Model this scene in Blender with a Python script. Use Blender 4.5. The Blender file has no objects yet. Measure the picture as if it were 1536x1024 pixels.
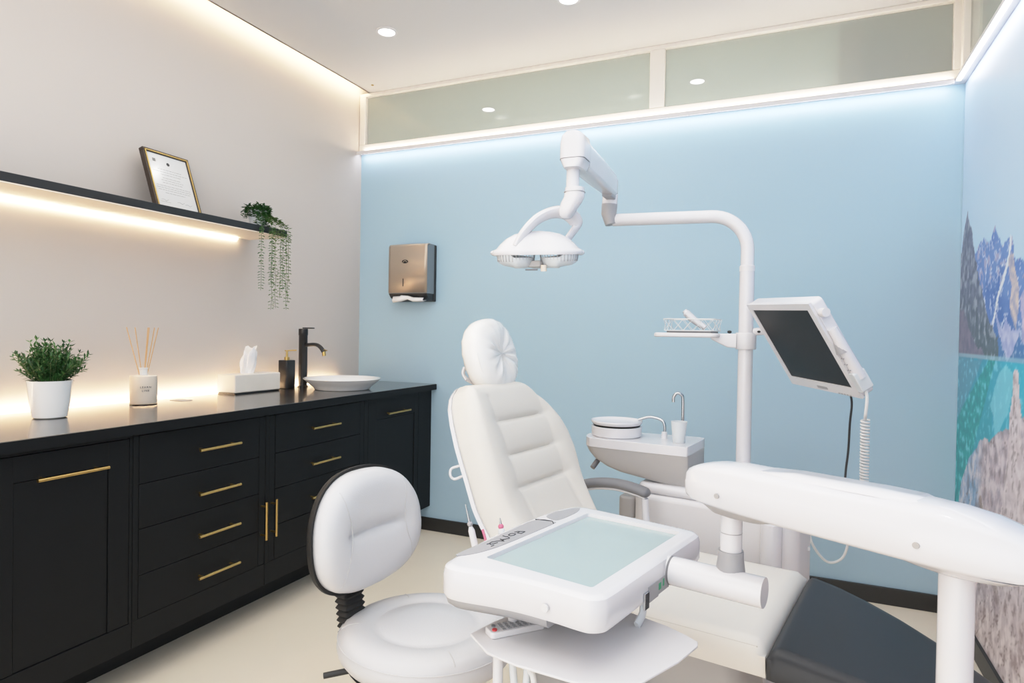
import bpy, bmesh, math, random
from math import sin, cos, pi, radians as R
from mathutils import Vector as V, Matrix, noise
random.seed(7)
scene = bpy.context.scene
COL = scene.collection

# ------------------------------------------------------------------ materials
def mat(name, col, rough=.5, metal=0., **k):
    m = bpy.data.materials.new(name); m.use_nodes = True
    nt = m.node_tree; b = nt.nodes['Principled BSDF']
    b.inputs['Base Color'].default_value = (*col, 1)
    b.inputs['Roughness'].default_value = rough
    b.inputs['Metallic'].default_value = metal
    if 'coat' in k: b.inputs['Coat Weight'].default_value = k['coat']; b.inputs['Coat Roughness'].default_value = .08
    if 'trans' in k: b.inputs['Transmission Weight'].default_value = k['trans']
    if 'ior' in k: b.inputs['IOR'].default_value = k['ior']
    if 'alpha' in k: b.inputs['Alpha'].default_value = k['alpha']
    if 'spec' in k: b.inputs['Specular IOR Level'].default_value = k['spec']
    if 'sheen' in k: b.inputs['Sheen Weight'].default_value = k['sheen']
    if 'em' in k:
        b.inputs['Emission Color'].default_value = (*k['em'][:3], 1); b.inputs['Emission Strength'].default_value = k['em'][3]
    if 'sss' in k:
        b.inputs['Subsurface Weight'].default_value = k['sss']; b.inputs['Subsurface Radius'].default_value = (.02, .02, .02)
    tc = nt.nodes.new('ShaderNodeTexCoord')
    if 'var' in k:          # gentle colour mottling: (scale, amount)
        sc, am = k['var']
        n = nt.nodes.new('ShaderNodeTexNoise'); n.inputs['Scale'].default_value = sc; n.inputs['Detail'].default_value = 6
        nt.links.new(tc.outputs['Object'], n.inputs['Vector'])
        mx = nt.nodes.new('ShaderNodeMix'); mx.data_type = 'RGBA'
        mx.inputs['A'].default_value = (*[c*(1-am) for c in col], 1); mx.inputs['B'].default_value = (*[min(1, c*(1+am)) for c in col], 1)
        nt.links.new(n.outputs['Fac'], mx.inputs['Factor']); nt.links.new(mx.outputs['Result'], b.inputs['Base Color'])
    if 'bump' in k:         # (kind, scale, strength, distance)
        kind, sc, st, di = k['bump']
        if kind == 'noise':
            n = nt.nodes.new('ShaderNodeTexNoise'); n.inputs['Detail'].default_value = 5; out = n.outputs['Fac']
        elif kind == 'voronoi':
            n = nt.nodes.new('ShaderNodeTexVoronoi'); out = n.outputs['Distance']
        n.inputs['Scale'].default_value = sc
        nt.links.new(tc.outputs['Object'], n.inputs['Vector'])
        bp = nt.nodes.new('ShaderNodeBump'); bp.inputs['Strength'].default_value = st; bp.inputs['Distance'].default_value = di
        nt.links.new(out, bp.inputs['Height']); nt.links.new(bp.outputs['Normal'], b.inputs['Normal'])
    return m
def emis(name, col, s):
    m = bpy.data.materials.new(name); m.use_nodes = True; nt = m.node_tree; nt.nodes.clear()
    o = nt.nodes.new('ShaderNodeOutputMaterial'); e = nt.nodes.new('ShaderNodeEmission')
    e.inputs['Color'].default_value = (*col, 1); e.inputs['Strength'].default_value = s
    nt.links.new(e.outputs[0], o.inputs[0]); return m
def srgb(h):
    c = [int(h[i:i+2], 16)/255 for i in (0, 2, 4)]
    return tuple(x/12.92 if x <= .04045 else ((x+.055)/1.055)**2.4 for x in c)

M = dict(
 wall_beige=mat('wall_beige', srgb('cdc5bf'), .75, var=(1.5, .03), bump=('noise', 60, .05, .002)),
 wall_blue=mat('wall_blue', srgb('a5c3d6'), .6, var=(1.2, .02), bump=('noise', 80, .04, .002)),
 ceiling=mat('ceiling_paint', srgb('d9d7d7'), .85, var=(2, .015)),
 floor=mat('floor_vinyl', srgb('f0e3cf'), .4, var=(5, .04), bump=('noise', 25, .03, .002)),
 frame=mat('window_frame_white', srgb('f6efe6'), .4, var=(3, .01)),
 base=mat('skirting_black', srgb('232323'), .45, var=(6, .1)),
 cab=mat('cabinet_charcoal', srgb('131517'), .5, var=(9, .06), spec=.16),
 cabdark=mat('cabinet_gap', srgb('111214'), .7, var=(5, .1)),
 top=mat('worktop_slate', srgb('221e1b'), .24, var=(14, .15), spec=.6, coat=.5, ior=1.6),
 brass=mat('brushed_brass', srgb('c9a868'), .28, 1., var=(30, .06)),
 black=mat('satin_black', srgb('17181a'), .38, var=(20, .1)),
 rubber=mat('black_rubber', srgb('151515'), .6, var=(20, .1)),
 white=mat('white_gloss_plastic', srgb('dedde1'), .2, coat=.3, var=(3, .008)),
 white2=mat('white_matte_plastic', srgb('dfdddf'), .4, var=(3, .01)),
 ceramic=mat('white_ceramic', srgb('f6f5f4'), .12, coat=.6, var=(3, .006)),
 grey=mat('grey_plastic', srgb('a0a0a4'), .4, var=(4, .03)),
 greydark=mat('grey_soft_plastic', srgb('77777b'), .5, var=(4, .04)),
 greywarm=mat('grey_moulded_plastic', srgb('b0adac'), .42, var=(4, .03)),
 cream=mat('cream_leather', srgb('dcd7cf'), .4, var=(5, .015), bump=('voronoi', 700, .05, .0008), spec=.45),
 seam=mat('cream_seam', srgb('c9c3ba'), .6, var=(40, .05)),
 pearl=mat('pearl_vinyl', srgb('cdcdd0'), .32, var=(6, .02), bump=('voronoi', 420, .16, .0012), spec=.5),
 pearlseam=mat('pearl_seam', srgb('c4c3c3'), .5, var=(60, .06)),
 leather=mat('black_leather', srgb('1f2125'), .42, var=(9, .08), bump=('voronoi', 600, .06, .0008)),
 screen=mat('monitor_screen', srgb('191d20'), .35, var=(2, .05), spec=.25),
 trayglass=mat('tray_glass', srgb('a9babb'), .2, var=(2, .03), spec=.5, coat=.15),
 pane=mat('window_glass', srgb('c8ccc5'), .06, var=(1.5, .04), alpha=.45, spec=.4),
 corr=mat('corridor_wall', srgb('dfe3de'), .8, var=(1.5, .03)),
 corr2=mat('corridor_ceiling', srgb('d9ddd6'), .8, var=(1.0, .05)),
 bronze=mat('champagne_metal', srgb('b3a596'), .32, .55, var=(12, .03)),
 steelside=mat('dispenser_side_grey', srgb('7e878d'), .4, .3, var=(12, .05)),
 chrome=mat('chrome', srgb('b9bcc0'), .2, 1., var=(20, .05)),
 wire=mat('white_wire', srgb('dfe1e2'), .35, .3, var=(30, .03)),
 tissue=mat('tissue_paper', srgb('fbf8f8'), .8, var=(20, .01), sheen=.2),
 marble=mat('pale_marble', srgb('ece4da'), .3, var=(9, .06)),
 label=mat('cream_label', srgb('eadccd'), .5, var=(9, .02)),
 glass=mat('clear_glass', (1, 1, 1), .03, trans=1., ior=1.45, var=(3, .005)),
 frost=mat('frosted_cup', srgb('e9eef2'), .35, var=(9, .02), alpha=.75),
 reed=mat('rattan_reed', srgb('c99f6c'), .6, var=(60, .12)),
 leaf=mat('leaf_green', srgb('3c6a33'), .5, var=(40, .35)),
 leafdark=mat('leaf_dark_green', srgb('274f26'), .5, var=(40, .3)),
 leafpale=mat('leaf_olive', srgb('68804a'), .5, var=(40, .25)),
 stem=mat('stem_green', srgb('5f7045'), .6, var=(40, .15)),
 soil=mat('soil', srgb('2f281f'), .9, var=(40, .3)),
 paper=mat('certificate_paper', srgb('dcdcdc'), .18, var=(5, .02), coat=.5),
 ink=mat('printed_ink', srgb('8a8a88'), .6, var=(60, .1)),
 inkdark=mat('dark_ink', srgb('33363b'), .6, var=(60, .1)),
 darkwood=mat('dark_frame_wood', srgb('33271e'), .35, var=(25, .2)),
 gold=mat('gold_moulding', srgb('b79a5c'), .3, .9, var=(30, .1)),
 red=mat('red_plastic', srgb('cc3b3f'), .4, var=(9, .03)),
 green=mat('green_sticker', srgb('3f9a72'), .5, var=(9, .05)),
 pink=mat('pink_plastic', srgb('d06f8c'), .4, var=(9, .05)),
 plastic_film=mat('headrest_film', srgb('f3f1ee'), .22, var=(12, .03), coat=.5, bump=('noise', 28, .35, .004)),
 cable=mat('black_cable', srgb('1b1c20'), .5, var=(9, .05)),
 cablewhite=mat('white_cable', srgb('e4e4e4'), .4, var=(9, .02)),
 led_warm=emis('led_warm', (1., .69, .40), 130),
 led_cove=emis('led_cove', (1., .74, .46), 30),
 led_shelf=emis('led_shelf', (1., .74, .46), 45),
 led_blue=emis('led_cool', (.93, .92, 1.), 17),
 led_cream=emis('led_cream', (1., .84, .66), 85),
 lamp=emis('downlight_glow', (1., .98, .95), 14),
 lamp2=emis('corridor_glow', (1., .98, .95), 9),
)

# ------------------------------------------------------------------ mesh builder
def rr(x0, x1, y0, y1, r, n=6):
    out = []
    for cx, cy, a0 in ((x1-r, y1-r, 0), (x0+r, y1-r, 90), (x0+r, y0+r, 180), (x1-r, y0+r, 270)):
        for i in range(n+1):
            a = R(a0+90*i/n); out.append((cx+r*cos(a), cy+r*sin(a)))
    return out
def smooth(pts, n=8, closed=False):
    P = [V(p) for p in pts]; out = []; L = len(P)
    for i in range(L if closed else L-1):
        p0 = P[(i-1) % L] if (closed or i > 0) else P[0]*2-P[1]
        p1 = P[i]; p2 = P[(i+1) % L]
        p3 = P[(i+2) % L] if (closed or i+2 < L) else P[-1]*2-P[-2]
        for j in range(n):
            t = j/n
            out.append(.5*((2*p1)+(p2-p0)*t+(2*p0-5*p1+4*p2-p3)*t*t+(3*p1-p0-3*p2+p3)*t**3))
    if not closed: out.append(P[-1])
    return out
class MB:
    def __init__(s): s.bm = bmesh.new()
    def face(s, vs):
        try: return s.bm.faces.new(vs)
        except ValueError: return None
    def box(s, x0, x1, y0, y1, z0, z1):
        v = [s.bm.verts.new(p) for p in ((x0,y0,z0),(x1,y0,z0),(x1,y1,z0),(x0,y1,z0),(x0,y0,z1),(x1,y0,z1),(x1,y1,z1),(x0,y1,z1))]
        for f in ((3,2,1,0),(4,5,6,7),(0,1,5,4),(1,2,6,5),(2,3,7,6),(3,0,4,7)): s.face([v[i] for i in f])
        return s
    def loft(s, rings, cap=True, closed=True):
        rv = [[s.bm.verts.new(p) for p in r] for r in rings]; n = len(rv[0])
        for a, b in zip(rv, rv[1:]):
            for i in range(n if closed else n-1):
                j = (i+1) % n; s.face([a[i], a[j], b[j], b[i]])
        if cap: s.face(rv[0][::-1]); s.face(rv[-1])
        return s
    def prism(s, poly, z0, z1):
        return s.loft([[(p[0], p[1], z0) for p in poly], [(p[0], p[1], z1) for p in poly]])
    def lathe(s, prof, c=(0,0,0), n=32, cap=True):
        return s.loft([[(c[0]+r*cos(2*pi*i/n), c[1]+r*sin(2*pi*i/n), c[2]+z) for i in range(n)] for r, z in prof], cap)
    def tube(s, path, r, n=12, cap=True, closed=False, flat=1., up=None):
        P = [V(p) for p in path]; L = len(P)
        rad = r if isinstance(r, (list, tuple)) else [r]*L
        def tan(i):
            a = P[(i-1) % L] if (closed or i > 0) else P[i]; b = P[(i+1) % L] if (closed or i < L-1) else P[i]
            return (b-a).normalized()
        t = tan(0); ref = V(up) if up else (V((0,0,1)) if abs(t.z) < .9 else V((1,0,0)))
        nrm = (ref-t*ref.dot(t)).normalized(); rings = []
        for i in range(L):
            t2 = tan(i)
            if up: nrm = V(up)-t2*V(up).dot(t2)
            else: nrm = nrm-t2*nrm.dot(t2)
            if nrm.length < 1e-6: nrm = t2.orthogonal()
            nrm.normalize(); bi = t2.cross(nrm)
            rings.append([P[i]+(nrm*cos(2*pi*k/n)*flat+bi*sin(2*pi*k/n))*rad[i] for k in range(n)])
        if closed: rings.append(rings[0]); cap = False
        s.loft(rings, cap); 
        if closed: bmesh.ops.remove_doubles(s.bm, verts=s.bm.verts, dist=1e-6)
        return s
    def cyl(s, a, b, r, r2=None, n=24): return s.tube([a, b], [r, r if r2 is None else r2], n)
    def ball(s, c, r, sx=1, sy=1, sz=1, n=20):
        bmesh.ops.create_uvsphere(s.bm, u_segments=n, v_segments=n//2, radius=r, matrix=Matrix.Translation(c) @ Matrix.Diagonal((sx, sy, sz, 1)))
        return s
    def quad(s, *p): s.face([s.bm.verts.new(q) for q in p]); return s
    def xform(s, m): bmesh.ops.transform(s.bm, matrix=m, verts=s.bm.verts); return s
    def build(s, name, m, parent=None, bevel=0, seg=3, sub=0, ang=38, loc=None, rot=None, recalc=True, flat=False):
        if recalc: bmesh.ops.recalc_face_normals(s.bm, faces=s.bm.faces)
        for f in s.bm.faces: f.smooth = not flat
        if not sub and not flat:
            for e in s.bm.edges:
                if len(e.link_faces) == 2 and e.calc_face_angle(0) > R(ang): e.smooth = False
        me = bpy.data.meshes.new(name); s.bm.to_mesh(me); s.bm.free()
        for mm in (m if isinstance(m, (list, tuple)) else [m]): me.materials.append(M[mm] if isinstance(mm, str) else mm)
        o = bpy.data.objects.new(name, me); COL.objects.link(o)
        if parent: o.parent = parent
        if loc: o.location = loc
        if rot: o.rotation_euler = rot
        if bevel:
            b = o.modifiers.new('bevel', 'BEVEL'); b.width = bevel; b.segments = seg; b.limit_method = 'ANGLE'; b.angle_limit = R(35)
            b.harden_normals = True
        if sub:
            q = o.modifiers.new('subsurf', 'SUBSURF'); q.levels = sub; q.render_levels = sub
        return o
def tag(o, label, cat, group=None, kind=None):
    o['label'] = label; o['category'] = cat
    if group: o['group'] = group
    if kind: o['kind'] = kind
    return o
def thing(name, label, cat, loc=(0,0,0), rotz=0, group=None):
    o = bpy.data.objects.new(name, None); COL.objects.link(o); o.empty_display_size = .1
    o.location = loc; o.rotation_euler = (0, 0, rotz); return tag(o, label, cat, group)
def struct(o): o['kind'] = 'structure'; return o

# ------------------------------------------------------------------ room constants (metres)
W, H, ZT, YF = 3.244, 2.726, 2.357, -4.7

# setting -----------------------------------------------------------
struct(MB().box(-.1, W+.1, YF-.1, .1, -.08, 0).build('floor', 'floor'))
struct(MB().box(-.12, 0, YF, .1, 0, 2.95).build('wall_left', 'wall_beige'))
struct(MB().box(0, W+.1, 0, .1, 0, ZT).build('wall_back', 'wall_blue'))
struct(MB().box(W, W+.1, YF, 0, 0, ZT).build('wall_right', 'wall_blue'))
struct(MB().box(-.12, W+.12, YF-.12, YF, 0, 2.95).build('wall_front', 'wall_beige'))
# ceiling slab stops short of the left wall: the light cove
mb = MB(); mb.box(.075, W+.1, YF, .1, H, H+.05); mb.box(.075, .085, YF, .1, H, H+.07); mb.box(-.12, .4, YF, .1, 2.93, 2.97)
CEIL = struct(mb.build('ceiling', 'ceiling'))
struct(MB().box(0.0, W, -.014, 0, 0, .078).build('baseboard_back', 'base', bevel=.003))
struct(MB().box(W-.014, W, YF, -.014, 0, .078).build('baseboard_right', 'base', bevel=.003))
# light strips (warm in the cove, behind the worktop, under the shelf; cool below the high windows)
MB().box(.0735, .075, YF+.1, -.02, H+.012, H+.042).build('light_strip', 'led_cove', CEIL)

# high windows on the back wall
def hwin(name, x0, x1, z0, z1, panes, M4, stile=.045):
    f = MB()
    zb, zt = z0+.045, z1-.022
    f.box(x0, x1, -.028, .03, z0, zb); f.box(x0, x1, -.028, .03, zt, z1)
    edges = [x0]+[e for p in panes for e in p]+[x1]
    for i in range(0, len(edges), 2): f.box(edges[i], edges[i+1], -.028, .03, zb, zt)
    o = struct(f.xform(M4).build(name, 'frame', bevel=.004))
    for a, b in panes:
        g = MB().box(a, b, -.002, .004, zb, zt).xform(M4).build('pane', 'pane', o)
    return o
hwin('window_1', .002, W-.001, ZT, H, [(.047, 1.857), (1.935, 3.19)], Matrix.Identity(4))
MR = Matrix.Translation((W, 0, 0)) @ Matrix.Rotation(-pi/2, 4, 'Z')
hwin('window_2', .03, 4.6, ZT, H, [(.075, 1.62), (1.70, 3.2), (3.28, 4.5)], MR)
# aluminium light profile below the windows
t1_ = struct(MB().box(.0, W-.0, -.05, 0, ZT-.012, ZT).box(.0, W-.051, -.053, -.050, ZT-.023, ZT).build('trim_1', 'white2', bevel=.002))
t2_ = struct(MB().box(W-.05, W, -4.6, -.05, ZT-.012, ZT).build('trim_2', 'white2', bevel=.002))
struct(MB().box(W-.006, W+.0, -.006, .0, .078, ZT-.012).build('trim_3', 'wall_blue'))
MB().box(.02, W-.06, -.046, -.030, ZT-.016, ZT-.0118).build('light_strip', 'led_blue', t1_)
MB().box(W-.046, W-.030, -4.5, -.06, ZT-.016, ZT-.012).build('light_strip', 'led_blue', t2_)
MB().box(.05, W-.06, -.034, -.0285, ZT-.001, ZT+.003).build('light_strip', 'led_cream', t1_)

# corridor beyond the high windows
struct(MB().box(-.1, 6.2, 2.4, 2.5, 1.9, 2.95).build('wall_corridor', 'corr'))
struct(MB().box(-.2, 6.2, .1, 2.5, H, H+.05).build('ceiling_corridor', 'corr2'))
struct(MB().box(-.2, 6.2, .1, 2.5, 1.85, 1.9).build('floor_corridor', 'corr'))
struct(MB().box(-.2, -.1, .1, 2.4, 1.9, H).build('wall_corridor_left', 'corr'))
struct(MB().box(5.6, 5.7, -4.6, 2.4, 1.9, 2.95).build('wall_corridor_right', 'corr'))
struct(MB().box(W+.1, 5.7, YF, .1, H, H+.05).build('ceiling_side', 'corr2'))
struct(MB().box(2.75, 2.85, .14, .95, 1.9, H).build('wall_corridor_pier', 'wall_beige'))
struct(MB().box(2.85, 3.35, .55, .6, 1.9, H).build('wall_corridor_end', 'wall_beige'))

# ceiling downlights
def downlight(x, y, z, label, group=None, m='lamp', r=.042):
    t = thing('ceiling_downlight', label, 'ceiling light', (x, y, z), 0, group)
    MB().lathe([(r+.012, 0), (r+.012, -.004), (r, -.006), (r-.003, 0)], n=32, cap=False).build('trim_ring', 'white2', t)
    MB().lathe([(.001, -.0035), (r-.002, -.0035), (r-.002, -.0005), (.001, -.0005)], n=32, cap=False).build('bulb_glass', m, t)
    return t
dl = [(.667, -.683, 'round recessed downlight nearest the left cove in the ceiling'), (1.618, -.639, 'round recessed downlight at the top edge above the overhead lamp arm'),
      (.667, -2.3, None), (1.618, -2.25, None), (2.57, -2.2, None), (1.9, -3.7, None)]
for x, y, l in dl:
    if l: downlight(x, y, H, l)
    L = bpy.data.lights.new('downlight_spot', 'SPOT'); L.energy = 5; L.spot_size = R(125); L.spot_blend = .8; L.shadow_soft_size = .05; L.color = (1, .97, .93)
    o = bpy.data.objects.new('downlight_spot', L); COL.objects.link(o); o.location = (x, y, H-.012)
downlight(.655, .51, H, 'round downlight in the corridor seen through the left pane', m='lamp2')
downlight(2.02, .53, H, 'round downlight in the corridor seen through the right pane', m='lamp2')
for x, y, l in ((.362, -.165, 'tiny dark screw hole in the ceiling near the corner'), (.50, -.20, 'tiny round ceiling plug beside the screw hole')):
    pass
tag(MB().lathe([(.001, 0), (.008, 0), (.008, -.003), (.001, -.003)], (.175, -.13, H), 16).build('ceiling_plug', 'gold'), 'tiny brass plug in the ceiling near the window corner', 'plug')

# area lights
def area(loc, rot, sx, sy, e, col=(1,1,1)):
    L = bpy.data.lights.new('area', 'AREA'); L.shape = 'RECTANGLE'; L.size = sx; L.size_y = sy; L.energy = e; L.color = col
    o = bpy.data.objects.new('fill_light', L); COL.objects.link(o); o.location = loc; o.rotation_euler = rot; return o
area((1.65, -4.6, 1.55), (R(90), 0, 0), 3.0, 3.0, 56, (1, .985, .97))       # added front fill behind the camera, brightens the back wall
area((1.75, -2.2, 2.70), (0, 0, 0), 2.6, 3.0, 40, (1, .98, .95))  # added overhead fill, evens out the room
area((1.9, -3.9, 1.0), (pi, 0, 0), 2.2, 1.2, 21, (1, .985, .97))               # added upward fill that lifts the ceiling
area((2.2, 1.3, 2.66), (0, 0, 0), 3.5, 1.2, 45, (1, .98, .92))  # added soft fill for the corridor behind the panes
area((4.4, -2.2, 2.66), (0, 0, 0), 1.2, 3.5, 45, (1, .98, .94))  # added fill over the unseen space past the right wall

# ------------------------------------------------------------------ mural on the right wall
def inpoly(x, y, P):
    c = False; j = len(P)-1
    for i in range(len(P)):
        if (P[i][1] > y) != (P[j][1] > y) and x < (P[j][0]-P[i][0])*(y-P[i][1])/(P[j][1]-P[i][1])+P[i][0]: c = not c
        j = i
    return c
def mix(a, b, t): t = max(0, min(1, t)); return tuple(a[i]*(1-t)+b[i]*t for i in range(3))
def fbm(x, y, s=0., o=5): return noise.fractal(V((x, y, s)), 1., 2., o)
def mural_col(t, z):
    n1 = fbm(t*9, z*9, 1); n2 = fbm(t*28, z*28, 5); n3 = fbm(t*24, z*18, 9, 6)
    tt, zz = t+n1*.02, z+n1*.02
    sky = mix(srgb('a9c4da'), srgb('b4c6dc'), (z-1.5)/.8+n1*.1)
    if z > 1.150:
        c = sky
        ridge = [(.21,1.0),(.21,1.56),(.266,1.571),(.33,1.60),(.396,1.608),(.46,1.585),(.538,1.645),(.585,1.60),(.618,1.55),(.66,1.565),(.72,1.572),(.76,1.55),(.788,1.488),(.83,1.50),(.87,1.48),(.93,1.53),(1.0,1.60),(1.1,1.5),(1.25,1.66),(1.4,1.5),(1.6,1.7),(1.9,1.45),(2.2,1.75),(3.6,1.7),(3.6,1.0)]
        if inpoly(tt, zz, ridge):
            c = mix(srgb('5a79b4'), srgb('3f62a6'), (1.6-z)*2+n1)
            r = abs(fbm(t*14, z*12, 21)); 
            if r < .045: c = mix(srgb('cdd3e6'), c, r/.06)
            elif n2 > .3 and z > 1.42: c = mix(c, srgb('b9a9b8'), .6)
            if abs(tt-(.62+.1*math.sin(z*9))) < .012: c = srgb('cfd4e4')
            if inpoly(tt, zz, [(.70,1.5),(.76,1.52),(.83,1.33),(.80,1.25),(.74,1.33)]): c = mix(srgb('c9b9b0'), srgb('8f8fa8'), .5+n2)
            if z < 1.3: c = mix(c, srgb('2f6f9a'), (1.3-z)*4)
        if inpoly(tt, zz, [(.548,1.345),(.60,1.30),(.66,1.27),(.705,1.30),(.76,1.26),(.84,1.24),(.78,1.185),(.732,1.165),(.66,1.19),(.61,1.24)]) : c = mix(srgb('b3b6d4'), srgb('8f98c4'), .5+n2)
        if inpoly(tt, zz, [(.84,1.36),(.95,1.42),(1.1,1.33),(1.0,1.2),(.86,1.215)]): c = mix(srgb('b9aec6'), srgb('8d90b8'), .5+n2)
        if inpoly(tt, zz, [(-.1,1.1),(-.1,1.60),(.013,1.593),(.06,1.70),(.107,1.765),(.15,1.70),(.212,1.611),(.30,1.48),(.389,1.384),(.47,1.30),(.6,1.232),(.62,1.10)]):
            c = mix(srgb('4c5268'), srgb('6b6f86'), .5+n2*1.4)
            if z < 1.45: c = mix(c, srgb('46565a'), (1.45-z)*3)
            c = mix(c, srgb('a5abb8'), max(0, min(.6, (n3-.1)*2)))
            if inpoly(tt, zz, [(-.1,1.1),(-.1,1.5),(.02,1.36),(.12,1.32),(.42,1.15),(.45,1.1)]): c = mix(srgb('7a6f82'), srgb('625f74'), .5+n3)
        if z < 1.163: c = mix(c, srgb('8fb9c9'), .6)
    else:
        d = 1.15-z
        c = mix(srgb('35819c'), srgb('2aa6be'), t*1.1+n1*.3)
        c = mix(c, srgb('1f8f93'), d*1.3 if t < .55 else 0)
        if inpoly(tt, zz, [(.0,1.15),(.42,1.15),(.1,.93),(.0,.86)]): c = mix(srgb('5d8ba2'), c, .35)
        if inpoly(tt, zz, [(.0,.86),(.1,.93),(.5,1.15),(.58,1.15),(.25,.72),(.08,.5),(.0,.45)]): c = mix(srgb('1c8088'), srgb('1a9a98'), .5+n2*1.2)
        if inpoly(tt, zz, [(.52,.97),(.6,1.08),(.72,1.15),(.8,1.1),(.75,.98),(.62,.88)]): c = mix(srgb('7cc3d3'), c, .35)
        c = mix(c, srgb('86cddd'), max(0, min(.5, (n2-.2)*1.5)))
        shore = [(.02,.02),(.03,.42),(.12,.62),(.24,.74),(.36,.80),(.396,.835),(.52,.84),(.62,.90),(.762,.915),(.9,.98),(1.3,1.0),(2.0,1.05),(3.6,1.0),(3.6,.0)]
        if inpoly(tt, zz, shore):
            a = mix(srgb('6f93b4'), srgb('9aa5bd'), .5+n1)
            b = mix(srgb('b9a6ab'), srgb('a2959f'), .5+n2)
            c = mix(a, b, min(1, max(0, (t-.34)*9)) if z > .45 else min(1, max(0, (.62-z)*4+(t-.2)*2)))
            r = abs(fbm(t*10+z*3, z*4-t*6, 33, 4))
            if r < .03: c = mix(srgb('6b5450'), c, r/.04)
            c = mix(c, srgb('d9cdce'), max(0, min(.7, (n3+.05)*1.8)))
            c = mix(c, srgb('6a5658'), max(0, min(.5, (-.25-n3)*2)))
            if inpoly(tt, zz, [(.395,.60),(.43,.63),(.66,.39),(.72,.30),(.66,.30),(.60,.38)]): c = mix(srgb('7b6660'), srgb('a08c84'), .5+n2)
        for P in ([(.80,1.13),(.835,1.13),(.90,.9),(.98,.7),(1.05,.4),(.92,.30),(.70,.28),(.66,.48),(.72,.75)], [(.9,.8),(1.0,1.0),(1.5,.9),(2.3,.6),(2.2,.3),(1.1,.4)]):
            if inpoly(tt, zz, P):
                r = abs(fbm(t*16, z*4, 41, 4))
                c = mix(srgb('d6cacb'), srgb('bfb0b2'), .5+n2)
                if r < .04: c = mix(srgb('93807f'), c, r/.05)
                c = mix(c, srgb('7b6566'), max(0, min(.6, (-.28-n3)*2)))
        if z < .42:
            s = fbm(t*5+z*2, z*12-t*8, 51, 4)
            k = min(1, (.42-z)*6)
            c2 = mix(srgb('c3b5b6'), srgb('a99a9e'), .5+s)
            if abs(s) < .035: c2 = srgb('7b6666')
            c2 = mix(c2, srgb('ddd3d3'), max(0, min(.7, (n3+.02)*1.8)))
            c2 = mix(c2, srgb('77605f'), max(0, min(.6, (-.22-n3)*2)))
            c = mix(c, c2, k)
    # the top of the print fades into the painted wall
    return c
bm = bmesh.new(); nt_, nz_ = 300, 300; T1 = 3.0
ts = [.008+(T1-.008)*(i/nt_)**1.5 for i in range(nt_+1)]; zs = [.079+(ZT-.0135-.079)*j/nz_ for j in range(nz_+1)]
grid = [[bm.verts.new((W-.003, -t, z)) for z in zs] for t in ts]
cl = bm.loops.layers.float_color.new('print')
cols = {}
for i, t in enumerate(ts):
    for j, z in enumerate(zs): cols[grid[i][j]] = (*[min(.95, c_*1.3+.01) for c_ in mural_col(t, z)], 1)
for i in range(nt_):
    for j in range(nz_):
        f = bm.faces.new((grid[i][j], grid[i][j+1], grid[i+1][j+1], grid[i+1][j]))
        for l in f.loops: l[cl] = cols[l.vert]
me = bpy.data.meshes.new('wall_mural'); bm.to_mesh(me); bm.free()
mm = mat('mural_print', (1, 1, 1), .38, spec=.35)
at_ = mm.node_tree.nodes.new('ShaderNodeVertexColor'); at_.layer_name = 'print'
mm.node_tree.links.new(at_.outputs['Color'], mm.node_tree.nodes['Principled BSDF'].inputs['Base Color'])
me.materials.append(mm)
o = bpy.data.objects.new('wall_mural', me); COL.objects.link(o)
tag(o, 'wall mural of snowy mountains and a turquoise lake covering the right wall', 'mural')

# ------------------------------------------------------------------ cabinets (local frame: -y runs towards the camera, x = 0 is the door face)
CA = math.atan(.022); CX = .55
def cabthing(label, name='base_cabinet'): return thing(name, label, 'cabinet', (CX, 0, 0), CA)
def handle(parent, p0, p1, name='handle'):
    mb = MB(); a, b = V(p0), V(p1); d = (b-a).normalized(); L = (b-a).length
    off = V((.028, 0, 0))
    mb.cyl(a+off, b+off, .0052, n=14)
    for q in (a+d*L*.12, b-d*L*.12): mb.cyl(q, q+off, .0042, n=12)
    return mb.build(name, 'brass', parent)
Z0, Z1 = .15, .865
def carcass(parent, y0, y1, depth=.52):
    return MB().box(-depth, -.020, y0, y1, Z0, Z1).build('carcass', 'cabdark', parent)
def faceframe(parent, y0, y1, opens):
    mb = MB()   # opens = list of (ya, yb, za, zb)
    za, zb = opens[0][2], opens[0][3]
    mb.box(-.0195, 0, y0, y1, Z0, za); mb.box(-.0195, 0, y0, y1, zb, Z1)
    ys = [y0]+[e for q in opens for e in q[:2]]+[y1]
    for i in range(0, len(ys), 2):
        if ys[i+1]-ys[i] > .001: mb.box(-.0195, 0, ys[i], ys[i+1], za, zb)
    return mb.build('face_frame', 'cab', parent, bevel=.0012, seg=2)
g = .0022
# tall-handled big door unit (nearest)
t = cabthing('charcoal cabinet unit with wide panelled door and long brass handle under the potted bush')
carcass(t, -2.43, -1.965)
faceframe(t, -2.43, -1.965, [(-2.405, -1.975, .237, .851)])
mb = MB(); ya, yb = -2.405+g, -1.975-g; za, zb = .237+g, .851-g
mb.box(-.018, .0, ya, -2.322, za, zb); mb.box(-.018, .0, -2.046, yb, za, zb); mb.box(-.018, .0, -2.322, -2.046, .775, zb)
d = mb.build('door', 'cab', t, bevel=.0012, seg=2)
MB().box(-.018, -.0035, -2.320, -2.048, za, .773).build('door_panel', 'cab', d, bevel=.001, seg=2)
handle(d, (0, -2.275, .775), (0, -2.065, .775))
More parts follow.
